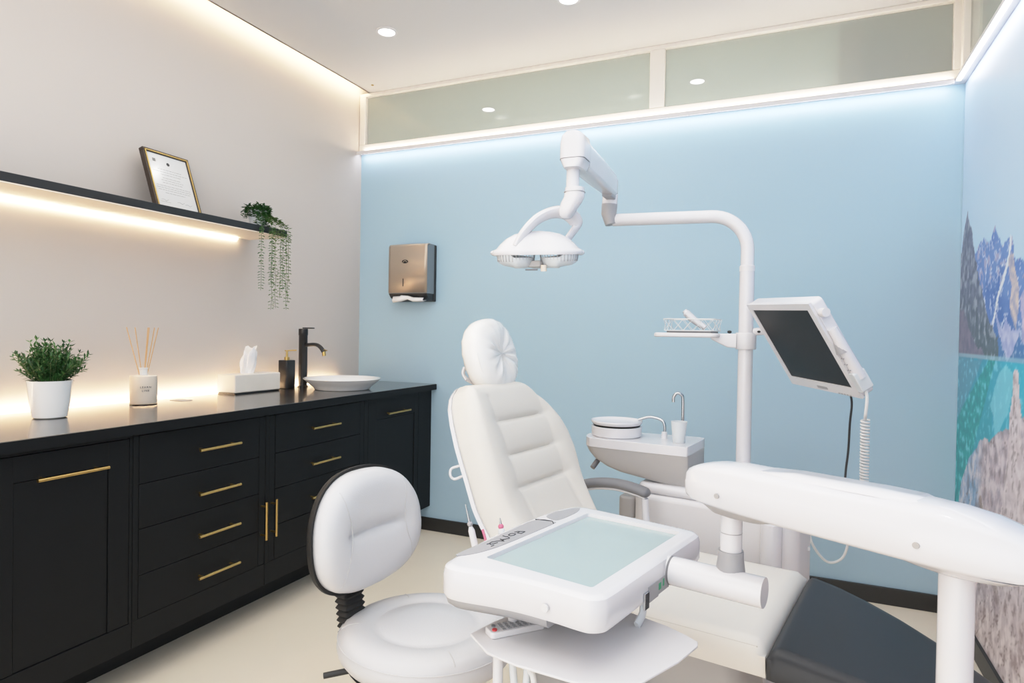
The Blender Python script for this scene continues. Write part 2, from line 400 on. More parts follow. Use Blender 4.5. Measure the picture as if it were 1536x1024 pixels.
# next unit further to the left of the frame (only its edge shows)
t = cabthing('charcoal cabinet unit at the left edge of the run, nearest the camera')
carcass(t, -3.3, -2.432); faceframe(t, -3.3, -2.432, [(-3.26, -2.86, .237, .851), (-2.85, -2.445, .237, .851)])
for a, b in ((-3.26, -2.86), (-2.85, -2.445)):
    d = MB().box(-.018, 0, a+g, b-g, .237+g, .851-g).build('door', 'cab', t, bevel=.001)
    handle(d, (0, a+.1, .775), (0, b-.1, .775))
# drawer units
def drawers(label, y0, y1, ya, yb, filler, hy, side):
    t = cabthing(label, 'drawer_unit')
    carcass(t, y0, y1)
    faceframe(t, y0, y1, [(min(ya, filler[0]), max(yb, filler[1]), .24, .856)])
    zz = [.24, .385, .54, .691, .856]
    for k in range(4):
        mb = MB(); za, zb = zz[k]+g*.5, zz[k+1]-g*.5
        mb.box(-.018, 0, ya+g, yb-g*.5, za, zb)
        dr = mb.build('drawer', 'cab', t, bevel=.0012, seg=2)
        zh = (.302, .455, .609, .771)[k]
        handle(dr, (0, hy[0], zh), (0, hy[1], zh))
    st = MB().box(-.018, 0, filler[0]+g*.5, filler[1]-g*.5, .242, .854).build('stile', 'cab', t, bevel=.0012, seg=2)
    handle(st, (0, side, .348), (0, side, .504), 'pull_bar')
    return t
drawers('four-drawer charcoal unit with brass bars under the reed diffuser', -1.963, -1.372, -1.943, -1.408, (-1.408, -1.374), (-1.722, -1.530), -1.392)
drawers('four-drawer charcoal unit with brass bars between stool and soap dispenser', -1.370, -.69, -1.318, -.722, (-1.352, -1.318), (-1.110, -.915), -1.335)
# sink unit
t = cabthing('charcoal door unit under the white basin beside the blue wall', 'sink_cabinet')
carcass(t, -.688, -.002)
mb = MB(); mb.box(-.0195, 0, -.688, -.002, Z0, .237); mb.box(-.0195, 0, -.688, -.002, .868-.003, .8655)
mb.box(-.0195, 0, -.688, -.655, .237, .865); mb.box(-.0195, 0, -.15, -.002, .237, .865)
mb.build('face_frame', 'cab', t, bevel=.0012, seg=2)
mb = MB(); ya, yb, za, zb = -.655+g, -.15-g, .237+g, .865-g
mb.box(-.018, 0, ya, ya+.07, za, zb); mb.box(-.018, 0, yb-.045, yb, za, zb); mb.box(-.018, 0, ya+.07, yb-.045, .745, zb); mb.box(-.018, 0, ya+.07, yb-.045, za, za+.012)
d = mb.build('door', 'cab', t, bevel=.0012, seg=2)
MB().box(-.018, -.0035, ya+.0715, yb-.0465, za+.0135, .7435).build('door_panel', 'cab', d, bevel=.001, seg=2)
handle(d, (0, -.504, .771), (0, -.283, .771))
# plinth
tag(MB().box(.02, .395, -3.3, -.02, 0, .149).build('cabinet_plinth', 'cabdark'), 'recessed black plinth running under the charcoal cabinets', 'plinth')
# worktop
mb = MB(); mb.prism([(.022, -3.35), (.022, -.003), (.585, -.003), (.635, -2.3), (.657, -3.35)], .866, .9)
wt_ = tag(mb.build('worktop', 'top', bevel=.0025), 'long dark slate worktop on the charcoal cabinets', 'worktop')
MB().box(.0185, .022, -3.34, -.25, .880, .8985).build('light_strip', 'led_warm', wt_)
MB().prism([(.5845, -.003), (.5865, -.003), (.6365, -2.3), (.6585, -3.35), (.6565, -3.35), (.6345, -2.3)], .8655, .8985).build('front_edge', 'cab', wt_)
tag(MB().prism(rr(-.045, .045, -.028, .028, .012), 0, .0015).build('cable_grommet', 'greywarm', loc=(.14, -1.42, .9)), 'flat metal grommet in the worktop between diffuser and tissue box', 'grommet')

# shelf
t = thing('wall_shelf', 'long black floating shelf lit from below on the beige wall', 'shelf', (0, 0, 0))
MB().box(.0005, .25, -3.5, -.912, 1.678, 1.709).build('board', 'black', t, bevel=.0015)
MB().box(.001, .249, -3.5, -.913, 1.6735, 1.6778).build('underside_panel', 'label', t)
MB().box(.002, .010, -3.45, -1.0, 1.664, 1.6735).build('light_strip', 'led_shelf', t)

# ------------------------------------------------------------------ certificate
def leanframe():
    t = thing('framed_certificate', 'certificate in dark and gold frame leaning on the black shelf', 'picture frame', (.150, -1.447, 1.7095))
    w, h = .115, .275   # half width, height
    lean = R(-19.5)
    Mx = Matrix.Rotation(R(3), 4, 'Z') @ Matrix.Rotation(lean, 4, 'Y')    # local: y across, z up, x out
    mb = MB()
    for a in ((-w, w, 0, .014), (-w, w, h-.014, h), (-w, -w+.014, .014, h-.014), (w-.014, w, .014, h-.014)): mb.box(-.012, .012, a[0], a[1], a[2], a[3])
    mb.xform(Mx).build('frame', 'darkwood', t, bevel=.002)
    mb = MB(); q = .007
    for a in ((-w+q, w-q, q, q+.006), (-w+q, w-q, h-q-.006, h-q), (-w+q, -w+q+.006, q, h-q), (w-q-.006, w-q, q, h-q)): mb.box(.0118, .0145, *a)
    mb.xform(Mx).build('gold_moulding', 'gold', t, bevel=.001)
    pp = MB().box(.004, .006, -w+.0145, w-.0145, .0145, h-.0145).xform(Mx).build('certificate', 'paper', t)
    ink = MB(); rnd = random.Random(3)
    rows = [(.19, .06), (.178, .085), (.166, .05), (.15, .045), (.139, .055), (.128, .05), (.112, .085), (.102, .085), (.092, .08), (.08, .05)]
    for z, hw in rows:
        y = -hw
        while y < hw:
            l = rnd.uniform(.006, .018); y2 = min(hw, y+l); ink.box(.0061, .0064, y, y2, z, z+.0016); y = y2+.003
    for y0, z0 in ((-.06, .045), (.02, .045), (.06, .042)): ink.tube([(.0063, y0+.012*k-.02, z0+.004*sin(k*2.5)) for k in range(4)], .0006, 4)
    ink.box(.0061, .0064, -.085, -.035, .036, .037); ink.box(.0061, .0064, -.075, -.06, .222, .236)
    ink.xform(Mx).build('printing', 'ink', pp)
    em = MB().lathe([(.0005, 0), (.008, 0), (.008, .0004), (.0005, .0004)], n=12); em.xform(Matrix.Translation((.0062, 0, .222)) @ Matrix.Rotation(pi/2, 4, 'Y'))
    em.xform(Mx).build('emblem', 'inkdark', pp)
leanframe()

# ------------------------------------------------------------------ plants
def leafquad(mb, p, d, up, L, w):
    d = d.normalized(); s = d.cross(up).normalized() if d.cross(up).length > 1e-4 else V((1, 0, 0)); n = s.cross(d)
    a = mb.bm.verts.new(p); b = mb.bm.verts.new(p+d*L*.5+s*w*.5+n*w*.15); c = mb.bm.verts.new(p+d*L); e = mb.bm.verts.new(p+d*L*.5-s*w*.5+n*w*.15); m = mb.bm.verts.new(p+d*L*.5-n*w*.1)
    mb.face([a, b, m]); mb.face([b, c, m]); mb.face([c, e, m]); mb.face([e, a, m])
rnd = random.Random(11)
t = thing('potted_plant', 'bushy green plant in a white pot at the left end of the worktop', 'plant', (.243, -2.018, .9))
t.scale = (.87, .87, .99)
MB().lathe([(.001, .0), (.052, .0), (.058, .004), (.067, .05), (.0765, .124), (.078, .13), (.073, .13), (.068, .118), (.001, .118)], n=40, cap=False).build('pot', 'ceramic', t)
MB().lathe([(.001, .119), (.0675, .119), (.001, .124)], n=24, cap=False).build('soil', 'soil', t)
lf, ld, stm = MB(), MB(), MB()
for i in range(140):
    a = rnd.uniform(0, 2*pi); e = rnd.uniform(0, 1)**.7; r0 = rnd.uniform(0, .05)
    L = rnd.uniform(.09, .175)*(1-.40*e); 
    base = V((r0*cos(a), r0*sin(a), .12)); d = V((cos(a)*e*.86, sin(a)*e*.86, 1-.42*e)).normalized()
    pts = [base+d*L*k/9+V((cos(a), sin(a), 0))*.006*(k/9)**2*e for k in range(10)]
    stm.tube(pts, .0011, 5)
    tgt = lf if rnd.random() < .5 else ld
    for k in range(2, 10):
        for q in range(3):
            b = rnd.uniform(0, 2*pi); s = d.orthogonal().normalized(); s = (Matrix.Rotation(b, 3, d) @ s)
            leafquad(tgt, pts[k], (d*.7+s*.8), V((0, 0, 1)), rnd.uniform(.015, .027), rnd.uniform(.006, .010))
for q in range(16):   # broad fresh leaves in the middle
    a = rnd.uniform(-1.2, .9); leafquad(lf, V((.03*cos(a), .03*sin(a), .115)), V((cos(a)*.8, sin(a)*.8, .9)), V((0, 0, 1)), rnd.uniform(.04, .065), .013)
stm.build('stems', 'stem', t); lf.build('leaves', 'leaf', t, flat=True, recalc=False); ld.build('leaves', 'leafdark', t, flat=True, recalc=False)

t = thing('trailing_plant', 'small trailing plant with long hanging strands at the end of the black shelf', 'plant', (.16, -1.02, 1.7095))
MB().lathe([(.001, 0), (.034, 0), (.046, .085), (.043, .085), (.001, .075)], n=28, cap=False).build('pot', 'frost', t)
lf, ld, stm = MB(), MB(), MB()
for i in range(60):
    a = rnd.uniform(0, 2*pi); e = rnd.uniform(.2, 1); base = V((.03*cos(a), .03*sin(a), .075))
    tip = base+V((cos(a)*.035*e, sin(a)*.035*e, rnd.uniform(-.03, .03)))
    midp = (base+tip)/2+V((0, 0, .02)); pts = smooth([base, midp, tip], 4)
    stm.tube(pts, .0008, 4)
    for p in pts:
        for q in range(2):
            b = rnd.uniform(0, 2*pi); leafquad(ld if rnd.random() < .6 else lf, p, V((cos(b), sin(b), rnd.uniform(-.4, .6))), V((0, 0, 1)), rnd.uniform(.016, .026), .011)
for a0 in (-.3, .1, .6, -.9, 1.1, 1.9):
    for k in range(10):
        p = V((.047*cos(a0), .047*sin(a0), .08-.009*k))
        for q in range(4):
            b = rnd.uniform(0, 2*pi); leafquad(ld if k % 2 else lf, p, V((cos(b), sin(b), rnd.uniform(-.6, .3))), V((0, 0, 1)), rnd.uniform(.016, .026), .011)
stm.build('stems', 'stem', t); lf.build('leaves', 'leaf', t, flat=True, recalc=False); ld.build('leaves', 'leafdark', t, flat=True, recalc=False)
vines = [(-.075, .60-.32, .104), (-.015, .37, .110), (.015, .36, .104), (.045, .31, .108), (.065, .27, .102), (.085, .365, .106), (.09, .33, .112), (-.02, .25, .114)]
for vy, L, vx in vines:
    lp, st = MB(), MB()
    P = smooth([(.02, vy*.3, .075), (vx*.6, vy*.75, .045), (vx-.002, vy, .005), (vx, vy, -.05)]+[(vx+rnd.uniform(-.002, .002), vy+rnd.uniform(-.004, .004), -.05-(L-.02)*k/5) for k in range(1, 6)], 8)
    st.tube(P, .0009, 5)
    acc = 0
    for a, b in zip(P, P[1:]):
        acc += (b-a).length
        if acc > (.007 if a.z > -.06 else .0105):
            acc = 0; b0 = rnd.uniform(0, pi)
            for q in range(2 if a.z < -.06 else 3):
                an = b0+q*pi; leafquad(lp, a, V((cos(an)*.5, sin(an), -.25 if a.z < 0 else .2)), V((0, 0, 1)), rnd.uniform(.017, .024), .012)
    s_ = st.build('vine', 'stem', t); lp.build('leaves', 'leafpale' if L > .3 else 'leaf', s_, flat=True, recalc=False)

# ------------------------------------------------------------------ reed diffuser
t = thing('reed_diffuser', 'cream bottle with wooden reeds standing on the worktop', 'diffuser', (.162, -1.613, .9))
MB().lathe([(.001, .008), (.047, .008), (.0495, .012), (.0495, .118), (.047, .121), (.001, .121)], n=40, cap=False).build('bottle', 'label', t)
MB().lathe([(.001, .0), (.050, .0), (.050, .0075), (.001, .0075)], n=40, cap=False).build('glass_base', 'glass', t)
MB().lathe([(.015, .1215), (.0155, .146), (.018, .148), (.018, .152), (.012, .152), (.0115, .1215)], n=28, cap=False).build('neck', 'frost', t)
for k, (a, e) in enumerate([(-2.3, .27), (-1.9, .14), (1.3, .06), (.9, .16), (.4, .22), (2.6, .08)]):
    # reeds fan out sideways in the view
    dx, dy = cos(a)*.0, 0
    sdir = V((.80, .55, 0)) if k > 1 else V((-.80, -.55, 0))
    b = V((0, 0, .045)); tip = b+sdir*(.20*e*1.25)+V((0, 0, .27))
    MB().cyl(b-sdir*.004, tip, .0017, n=8).build('reed', 'reed', t)
def text_obj(body, size, loc, rot, m, parent, name='lettering', ext=.0003, align='CENTER', sx=1.):
    c = bpy.data.curves.new(name, 'FONT'); c.body = body; c.size = size; c.extrude = ext; c.align_x = align; c.space_character = sx
    o = bpy.data.objects.new(name, c); COL.objects.link(o)
    dg = bpy.context.evaluated_depsgraph_get(); me = bpy.data.meshes.new_from_object(o.evaluated_get(dg))
    bpy.data.objects.remove(o); me.materials.append(M[m])
    q = bpy.data.objects.new(name, me); COL.objects.link(q); q.parent = parent; q.location = loc; q.rotation_euler = rot; return q
for s, z in (('LEARN', .072), ('LINE', .058)):
    # facing the camera side of the round bottle
    an = R(-28); text_obj(s, .0105, (.0500*cos(an), .0500*sin(an), z), (pi/2, 0, an+pi/2), 'inkdark', t, sx=1.35)

# ------------------------------------------------------------------ tissue box, soap, tap, basin
t = thing('tissue_box', 'pale marble tissue box with a white tissue pulled up on the worktop', 'tissue box', (.082, -.985, .9))
MB().box(-.060, .060, -.145, .150, .006, .095).build('box', 'marble', t, bevel=.006)
MB().box(-.056, .056, -.141, .146, 0, .006).build('base_frame', 'black', t)
def tissue(parent, name, c, w, h, seed, n=20, m=10, sq=.35):
    rn = random.Random(seed); mb = MB(); rings = []
    for j in range(m+1):
        v = j/m; ring = []
        for i in range(n):
            a = 2*pi*i/n; fold = 1+.32*sin(3*a+seed+v*1.5)+.15*sin(5*a+2*v)
            rad = w*(.55+.55*v-.45*v**3)*fold
            ring.append((c[0]+rad*cos(a)*sq+.25*w*v*sin(seed), c[1]+rad*sin(a), c[2]+h*v*(1+.10*sin(2*a+seed)*v)))
        rings.append(ring)
    mb.loft(rings, cap=True); o = mb.build(name, 'tissue', parent, ang=180)
    return o
mb = MB(); rn = random.Random(5); rings = []
for j_ in range(12):
    v = j_/11; ring = []
    for i_ in range(22):
        a = 2*pi*i_/22; fold = 1+.45*sin(2*a+.6+v*2.2)+.30*sin(5*a+3*v)+.12*sin(9*a)
        rad = (.030+.040*v-.030*v**3)*fold
        ring.append((rad*cos(a)*.42+.012*v, -.012+rad*sin(a)+.012*v, .094+.118*v*(1+.18*sin(3*a+1.1)*v)))
    rings.append(ring)
mb.loft(rings, cap=True).build('tissue', 'tissue', t, ang=25)

t = thing('soap_dispenser', 'black soap dispenser with gold pump beside the tissue box', 'soap dispenser', (.085, -.730, .9))
MB().prism(rr(-.034, .034, -.034, .034, .014), .0, .152).build('bottle', 'black', t, bevel=.004)
MB().lathe([(.014, .152), (.014, .168), (.006, .17), (.005, .198), (.012, .2), (.012, .205), (.001, .206)], n=20).build('pump', 'brass', t)
MB().cyl((0, 0, .203), (.04, .028, .205), .0035, n=10).build('spout', 'brass', t)

t = thing('basin_tap', 'tall matt black basin tap with side spout beside the basin', 'tap', (.091, -.614, .9), R(-2))
MB().lathe([(.028, 0), (.028, .006), (.0235, .008), (.0235, .285), (.0255, .288), (.0255, .318), (.024, .322), (.001, .322)], n=28, cap=False).build('body', 'black', t)
MB().tube(smooth([(.02, 0, .232), (.09, 0, .236), (.125, 0, .222), (.150, 0, .196)], 6), .0135, 14, flat=.75).build('spout', 'black', t)
MB().box(.0, .075, -.008, .008, .3225, .329).build('lever', 'black', t, bevel=.002)
MB().cyl((.148, 0, .2), (.152, 0, .176), .010, n=16).build('aerator', 'brass', t)
MB().cyl((.14, 0, .212), (.172, 0, .205), .003, n=8).build('spout_tip', 'brass', t)

t = thing('wash_basin', 'shallow round white basin standing on the worktop', 'basin', (.352, -.600, .9))
MB().lathe([(.001, .0), (.140, .0), (.146, .004), (.150, .012), (.175, .032), (.198, .052), (.204, .058), (.203, .061), (.196, .060), (.165, .040), (.13, .024), (.06, .018), (.001, .017)], n=56, cap=False).build('bowl', 'ceramic', t)
MB().lathe([(.001, .0175), (.022, .0175), (.022, .021), (.001, .022)], n=24, cap=False).build('drain_cover', 'chrome', t)

# ------------------------------------------------------------------ paper towel dispenser on the blue wall
t = thing('paper_towel_dispenser', 'champagne metal paper towel dispenser on the blue wall', 'dispenser', (.433, 0, 1.40))
MB().box(-.14, .14, -.022, .0, .0, .343).build('back_plate', 'black', t, bevel=.006)
mb = MB(); out = [(-.136, -.022)]+[(-.136+.272*k/12, -.104-.012*sin(pi*k/12)) for k in range(13)]+[(.136, -.022)]
def side(z): return [(x, (-.022 if y > -.05 else y+(.03*max(0, (z-.325)/.02))), z) for x, y in out]
mb.loft([[(x, y, z) for x, y, z in side(zz)] for zz in (.046, .325, .339, .345)])
mb.build('side_shell', 'steelside', t, bevel=.003)
mb = MB(); n = 14
outf = [(-.1365+.273*k/n, -.1055-.012*sin(pi*k/n)) for k in range(n+1)]
mb.loft([[(x, y, z) for x, y in outf] for z in (.05, .33)]+[[(x, y+.012, .3435) for x, y in outf]]+[[(x, y+.03, .347) for x, y in outf]], cap=False, closed=False)
fr_ = mb.build('front_cover', 'bronze', t, recalc=False)
sd = fr_.modifiers.new('thick', 'SOLIDIFY'); sd.thickness = .003
mb = MB(); mb.loft([[(-.134, -.024, .0), (-.134, -.024, .046), (-.134, -.106, .046), (-.134, -.085, .022)], [(.134, -.024, .0), (.134, -.024, .046), (.134, -.106, .046), (.134, -.085, .022)]])
mb.build('lower_housing', 'black', t)
el = MB().lathe([(.0005, 0), (1, 0), (1, .002), (.0005, .002)], n=28); el.xform(Matrix.Translation((-.01, -.1195, .237)) @ Matrix.Rotation(pi/2, 4, 'X') @ Matrix.Diagonal((.0215, .011, 1, 1)))
bd = el.build('badge', 'black', t)
MB().tube([(-.024, -.1222, .232), (-.016, -.1222, .240), (-.006, -.1222, .242), (.002, -.1222, .236), (.004, -.1222, .233)], .0022, 6).build('emblem', 'bronze', bd)
MB().box(-.0255, -.0215, -.1205, -.1165, .088, .135).build('sight_slot', 'inkdark', t)
mb = MB(); P = [(-.108, -.095, .028), (-.06, -.097, .030), (-.045, -.101, .035), (.0, -.099, .032), (.035, -.092, .022), (.105, -.088, .020)]
mb.loft([[(x, y, z) for x, y, z in P], [(x, y-.012, z-.012-(.012 if i < 3 else .0)) for i, (x, y, z) in enumerate(P)], [(x, y-.004, z-.024-(.012 if i < 3 else .0)+.004*(i % 2)) for i, (x, y, z) in enumerate(P)], [(x, y+.03, z-.012) for x, y, z in P]], closed=False, cap=False)
tw = mb.build('paper_towel', 'tissue', t, recalc=False); sd = tw.modifiers.new('thick', 'SOLIDIFY'); sd.thickness = .002

# ------------------------------------------------------------------ dental chair
CHO, CHR = (2.585, -1.68, 0), R(-9.62)
chair = thing('dental_chair', 'cream leather dental chair with black footrest cover and reclined back', 'dental chair', CHO, CHR)
# seat cushion: grid with rounded edges
def cushion(outline_w, s0, s1, zt, th, ns=30, nw=28, dome=.008, edge=.03, m='cream', name='seat', zslope=lambda s: 0, taper_bottom=.0):
    mb = MB(); top, bot = [], []
    for i in range(ns+1):
        f = i/ns; s = s0+(s1-s0)*f; wl, wr = outline_w(s)
        rt, rb = [], []
        for j in range(nw+1):
            q = j/nw; a = -1+2*q; w = (wl+wr)/2+(wr-wl)/2*a
            dw = min(abs(w-wl), abs(wr-w)); ds = min(abs(s-s0), abs(s1-s)); d1 = min(dw, ds)
            drop = edge*(1-math.sqrt(max(0, 1-(1-min(1, d1/edge))**2)))*.8
            z = zt+zslope(s)+dome*(1-a*a)-drop
            rt.append(mb.bm.verts.new((s, w, z))); rb.append(mb.bm.verts.new((s, (wl+wr)/2+(wr-wl)/2*a*(1-taper_bottom), zt+zslope(s)-th)))
        top.append(rt); bot.append(rb)
    for i in range(ns):
        for j in range(nw):
            mb.face([top[i][j], top[i+1][j], top[i+1][j+1], top[i][j+1]]); mb.face([bot[i][j], bot[i][j+1], bot[i+1][j+1], bot[i+1][j]])
        mb.face([top[i][0], bot[i][0], bot[i+1][0], top[i+1][0]]); mb.face([top[i][nw], top[i+1][nw], bot[i+1][nw], bot[i][nw]])
    for j in range(nw):
        mb.face([top[0][j], top[0][j+1], bot[0][j+1], bot[0][j]]); mb.face([top[ns][j], bot[ns][j], bot[ns][j+1], top[ns][j+1]])
    return mb.build(name, m, chair, ang=50)
def seat_w(s):
    k = 1 if s > -.5 else math.sqrt(max(.05, 1-((-.5-s)/.16)**2*.6)); return (-.263*k, .263*k)
cushion(seat_w, -.63, -.002, .566, .072, taper_bottom=.03)
def foot_w(s):
    far = [(0, .268), (.08, .25), (.15, .215), (.225, .165), (.3, .1), (.36, .03), (.42, -.04)]
    near = [(0, -.266), (.2, -.262), (.3, -.235), (.36, -.19), (.42, -.10)]
    def it(T):
        for (a, b), (c, d) in zip(T, T[1:]):
            if s <= c: return b+(d-b)*(s-a)/(c-a)
        return T[-1][1]
    return (it(near), it(far))
cushion(foot_w, .002, .42, .560, .062, ns=40, edge=.022, m='leather', name='footrest', zslope=lambda s: -.13*s, dome=.004)
# seam piping on the seat
MB().tube([(s, -.251, .555) for s in (-.55, -.3, -.02)], .0016, 6).build('seam', 'seam', chair)
# backrest: shell + cushion; parameter v from bottom (0) to top (1)
def back_c(v):    # centre line of the shell in (s, z)
    P = smooth([(-.585, .50, 0), (-.66, .585, 0), (-.745, .70, 0), (-.80, .82, 0), (-.855, .94, 0), (-.915, 1.045, 0)], 10)
    x = v*(len(P)-1); i = min(int(x), len(P)-2); return P[i].lerp(P[i+1], x-i)
def back_hw(v, near=False):
    T = [(0, .145), (.06, .175), (.2, .20), (.35, .228), (.45, .242), (.58, .262), (.66, .256), (.74, .228), (.82, .188), (.9, .142), (.96, .10), (1, .065)]
    if near: T = [(0, .20), (.06, .235), (.2, .258), (.45, .268), (.62, .265)]+[(.72, .262), (.82, .250), (.9, .232), (.96, .205), (1, .165)]
    for (a, b), (c, d) in zip(T, T[1:]):
        if v <= c: return b+(d-b)*(v-a)/(c-a)
    return T[-1][1]
def back_frame(v):
    p = back_c(v); q = back_c(min(1, v+.02)); o = back_c(max(0, v-.02)); t_ = (q-o).normalized(); n_ = V((t_.y, -t_.x, 0))   # towards +s
    if n_.x < 0: n_ = -n_
    return p, n_
def back_pt(u, v, h):
    p, n_ = back_frame(v); hw = back_hw(v, u < 0); return V((p.x+n_.x*h, u*hw, p.y+n_.y*h))
NV, NU = 96, 60
def back_h(u, v):
    w = u*back_hw(v, u < 0)
    base = .070
    # side bolsters curl forward
    b = .014*math.exp(-((abs(w)-.20)/.055)**2)*min(1, (1-v)*5+.25)
    cr = 0
    wgt = 1/(1+math.exp((abs(w)-.125)/.012))
    for vc in (.475, .625, .78):
        d_ = (v-vc)
        cr += .011*math.exp(-(d_/.010)**2)*wgt+.006*math.exp(-(d_/.04)**2)*wgt
    dome = .0
    seam = .003*math.exp(-((abs(w)-.135)/.010)**2)*(.2 < v < .9)
    pull = 0
    for vc in (.475, .625, .78):
        pull += .004*math.exp(-((abs(w)-.145)/.03)**2-((v-vc)/.03)**2)
    h = base+b-cr+dome-seam-pull
    ed = min(1-abs(u), (1-v)*1.9+.0, v*2.2)
    e_ = .16
    if ed < e_: h *= math.sqrt(max(0, 1-((e_-ed)/e_)**2*.96))
    return max(.008, h)
mb = MB(); G = [[mb.bm.verts.new(back_pt(-1+2*i/NU, j/NV, back_h(-1+2*i/NU, j/NV))) for i in range(NU+1)] for j in range(NV+1)]
B = [[mb.bm.verts.new(back_pt(-1+2*i/NU, j/NV, .002)) for i in range(NU+1)] for j in range(NV+1)]
for j in range(NV):
    for i in range(NU):
        mb.face([G[j][i], G[j][i+1], G[j+1][i+1], G[j+1][i]]); mb.face([B[j][i], B[j+1][i], B[j+1][i+1], B[j][i+1]])
    mb.face([G[j][0], G[j+1][0], B[j+1][0], B[j][0]]); mb.face([G[j][NU], B[j][NU], B[j+1][NU], G[j+1][NU]])
for i in range(NU):
    mb.face([G[0][i], B[0][i], B[0][i+1], G[0][i+1]]); mb.face([G[NV][i], G[NV][i+1], B[NV][i+1], B[NV][i]])
mb.build('backrest', 'cream', chair, ang=70)
mb = MB(); rings = []
for j in range(41):
    v = j/40; p, n_ = back_frame(v); ring = []
    for u, h in ((-1.03, .006), (-1.045, -.004), (-.98, -.016), (-.6, -.026), (0, -.03), (.6, -.026), (.98, -.016), (1.045, -.004), (1.03, .006), (.98, .001), (0, .001), (-.98, .001)):
        q = back_pt(u, v, h); ring.append(q)
    rings.append(ring)
mb.loft(rings).build('back_shell', 'white', chair, ang=60)
MB().tube(smooth([back_pt(-.98, .60, -.015), back_pt(-1.02, .60, -.04), back_pt(-1.04, .62, -.046), back_pt(-1.02, .645, -.04), back_pt(-.98, .645, -.015)], 6), .004, 8).build('rear_handle', 'white', chair)
# headrest support and pad
hc = V((-.920, .012, 1.140)); tilt = R(-14)
MB().tube(smooth([(-.93, 0, .98), (-.955, 0, 1.06), (-.965, 0, 1.12), (-.955, 0, 1.16)], 6), .02, 12, flat=.5).build('headrest_bracket', 'greywarm', chair)
mb = MB(); mb.tube(smooth([(-.965, -.055, 1.065), (-.975, -.060, 1.085), (-.972, -.056, 1.105)], 5), .010, 10, flat=.6); mb.tube([(-.965, -.055, 1.067), (-.955, -.02, 1.05)], .007, 10)
mb.build('headrest_lever', 'white', chair)
mb = MB(); NA, NB = 48, 26; rings = []
for j in range(NB+1):
    th = pi*j/NB; ring = []
    for i in range(NA):
        a = 2*pi*i/NA
        # superellipse-like pad: axis along x (thickness), y width, z height
        ca, sa = cos(a), sin(a); ct, st = cos(th), max(1e-3, sin(th))
        pw = .75
        y = .122*math.copysign(abs(ca)**.85, ca)*st**pw; z = .124*math.copysign(abs(sa)**.9, sa)*st**pw*(1-.06*ca*0)
        x = .058*math.copysign(abs(ct)**.8, ct)
        # concave face with radial pleats of the cover
        if ct > 0:
            r_ = math.sqrt((y/.104)**2+(z/.118)**2); x -= .014*math.exp(-(r_/.5)**2)
            x += .0040*sin(a*9+3*sin(a*2))*math.exp(-((r_-.55)/.28)**2)
        # puckers on the side
        x += .0015*sin(a*17+th*3)
        ring.append(V((x, y*(1+.10*(z/.118)*0), z)))
    rings.append(ring)
mb.loft(rings, cap=True)
mb.xform(Matrix.Translation(hc) @ Matrix.Rotation(R(6), 4, 'Z') @ Matrix.Rotation(R(9), 4, 'X') @ Matrix.Rotation(tilt, 4, 'Y'))
hp = mb.build('headrest', 'plastic_film', chair, ang=180)
# gathered elastic of the film cover
mb = MB(); HM = Matrix.Translation(hc) @ Matrix.Rotation(R(6), 4, 'Z') @ Matrix.Rotation(R(9), 4, 'X') @ Matrix.Rotation(tilt, 4, 'Y')
mb.tube([HM @ V((-.010+.036*max(0, cos(k*2*pi/40)*-1)*1, .1185*cos(2*pi*k/40)*.98, .1245*sin(2*pi*k/40)*.98)) for k in range(40)], .0018, 6, closed=True)
mb.build('cover_elastic', 'plastic_film', hp)
# armrest on the far side
mb = MB(); P = smooth([(-.80, .315, .660), (-.72, .335, .695), (-.63, .345, .707), (-.55, .345, .700), (-.50, .345, .688)], 8)
mb.tube(P, [.018]+[.027]*(len(P)-4)+[.026, .022, .012], 14, flat=.62, up=(0, 0, 1)).build('armrest', 'greydark', chair)
P2 = [p-V((0, 0, .017)) for p in P[:-2]]
MB().tube(P2, .014, 10, flat=.5, up=(0, 0, 1)).build('armrest_support', 'white', chair)
MB().tube(smooth([(-.515, .345, .672), (-.51, .345, .60), (-.49, .33, .50), (-.50, .25, .47)], 6), .012, 10).build('armrest_post', 'white', chair)
# chair underside
MB().prism(rr(-.56, -.05, -.17, .17, .05), .455, .493).build('seat_frame', 'greydark', chair, bevel=.01)
mb = MB(); mb.loft([[(x, y, z) for x, y in rr(-.40+d, -.05-d, -.13+d*.5, .13-d*.5, .06)] for d, z in ((0, .12), (.02, .30), (.04, .456))])
mb.build('lift_column', 'greywarm', chair, bevel=.01)
MB().prism(rr(-.62, .08, -.24, .24, .10), .0, .09).build('base', 'white', chair, bevel=.02)
MB().prism(rr(-.66, -.28, -.22, .10, .09), .09, .32).build('base_cover', 'greywarm', chair, bevel=.04, seg=5)

# ------------------------------------------------------------------ side unit + cuspidor + pole (same frame as the chair)
su = thing('side_unit', 'white side cabinet of the dental unit behind the chair', 'dental unit', CHO, CHR)
MB().prism(rr(-.60, -.055, .43, .72, .05), .02, .665).build('cabinet', 'white2', su, bevel=.02, seg=4)
MB().prism(rr(-.59, -.075, .44, .71, .045), .663, .70).build('top_cover', 'white', su, bevel=.018, seg=4)
MB().cyl((-.13, .42, .02), (-.13, .42, .64), .032, n=28).build('front_column', 'white', su)
MB().prism(rr(-.66, -.60, .45, .56, .02), .56, .64).build('side_outlet', 'greywarm', su, bevel=.01)
cu = thing('cuspidor', 'white cuspidor with grey underside, bowl and two chrome spouts', 'cuspidor', CHO, CHR)
MB().lathe([(.028, .6985), (.028, .735), (.040, .74)], (-.535, .565, 0), 24).build('neck', 'white', cu)
lip = [(-.80, .47), (-.78, .445), (-.73, .435)]+[(-.44, .455), (-.42, .47), (-.415, .50), (-.425, .69), (-.44, .705), (-.47, .71), (-.72, .66), (-.79, .62), (-.815, .56), (-.815, .51)]
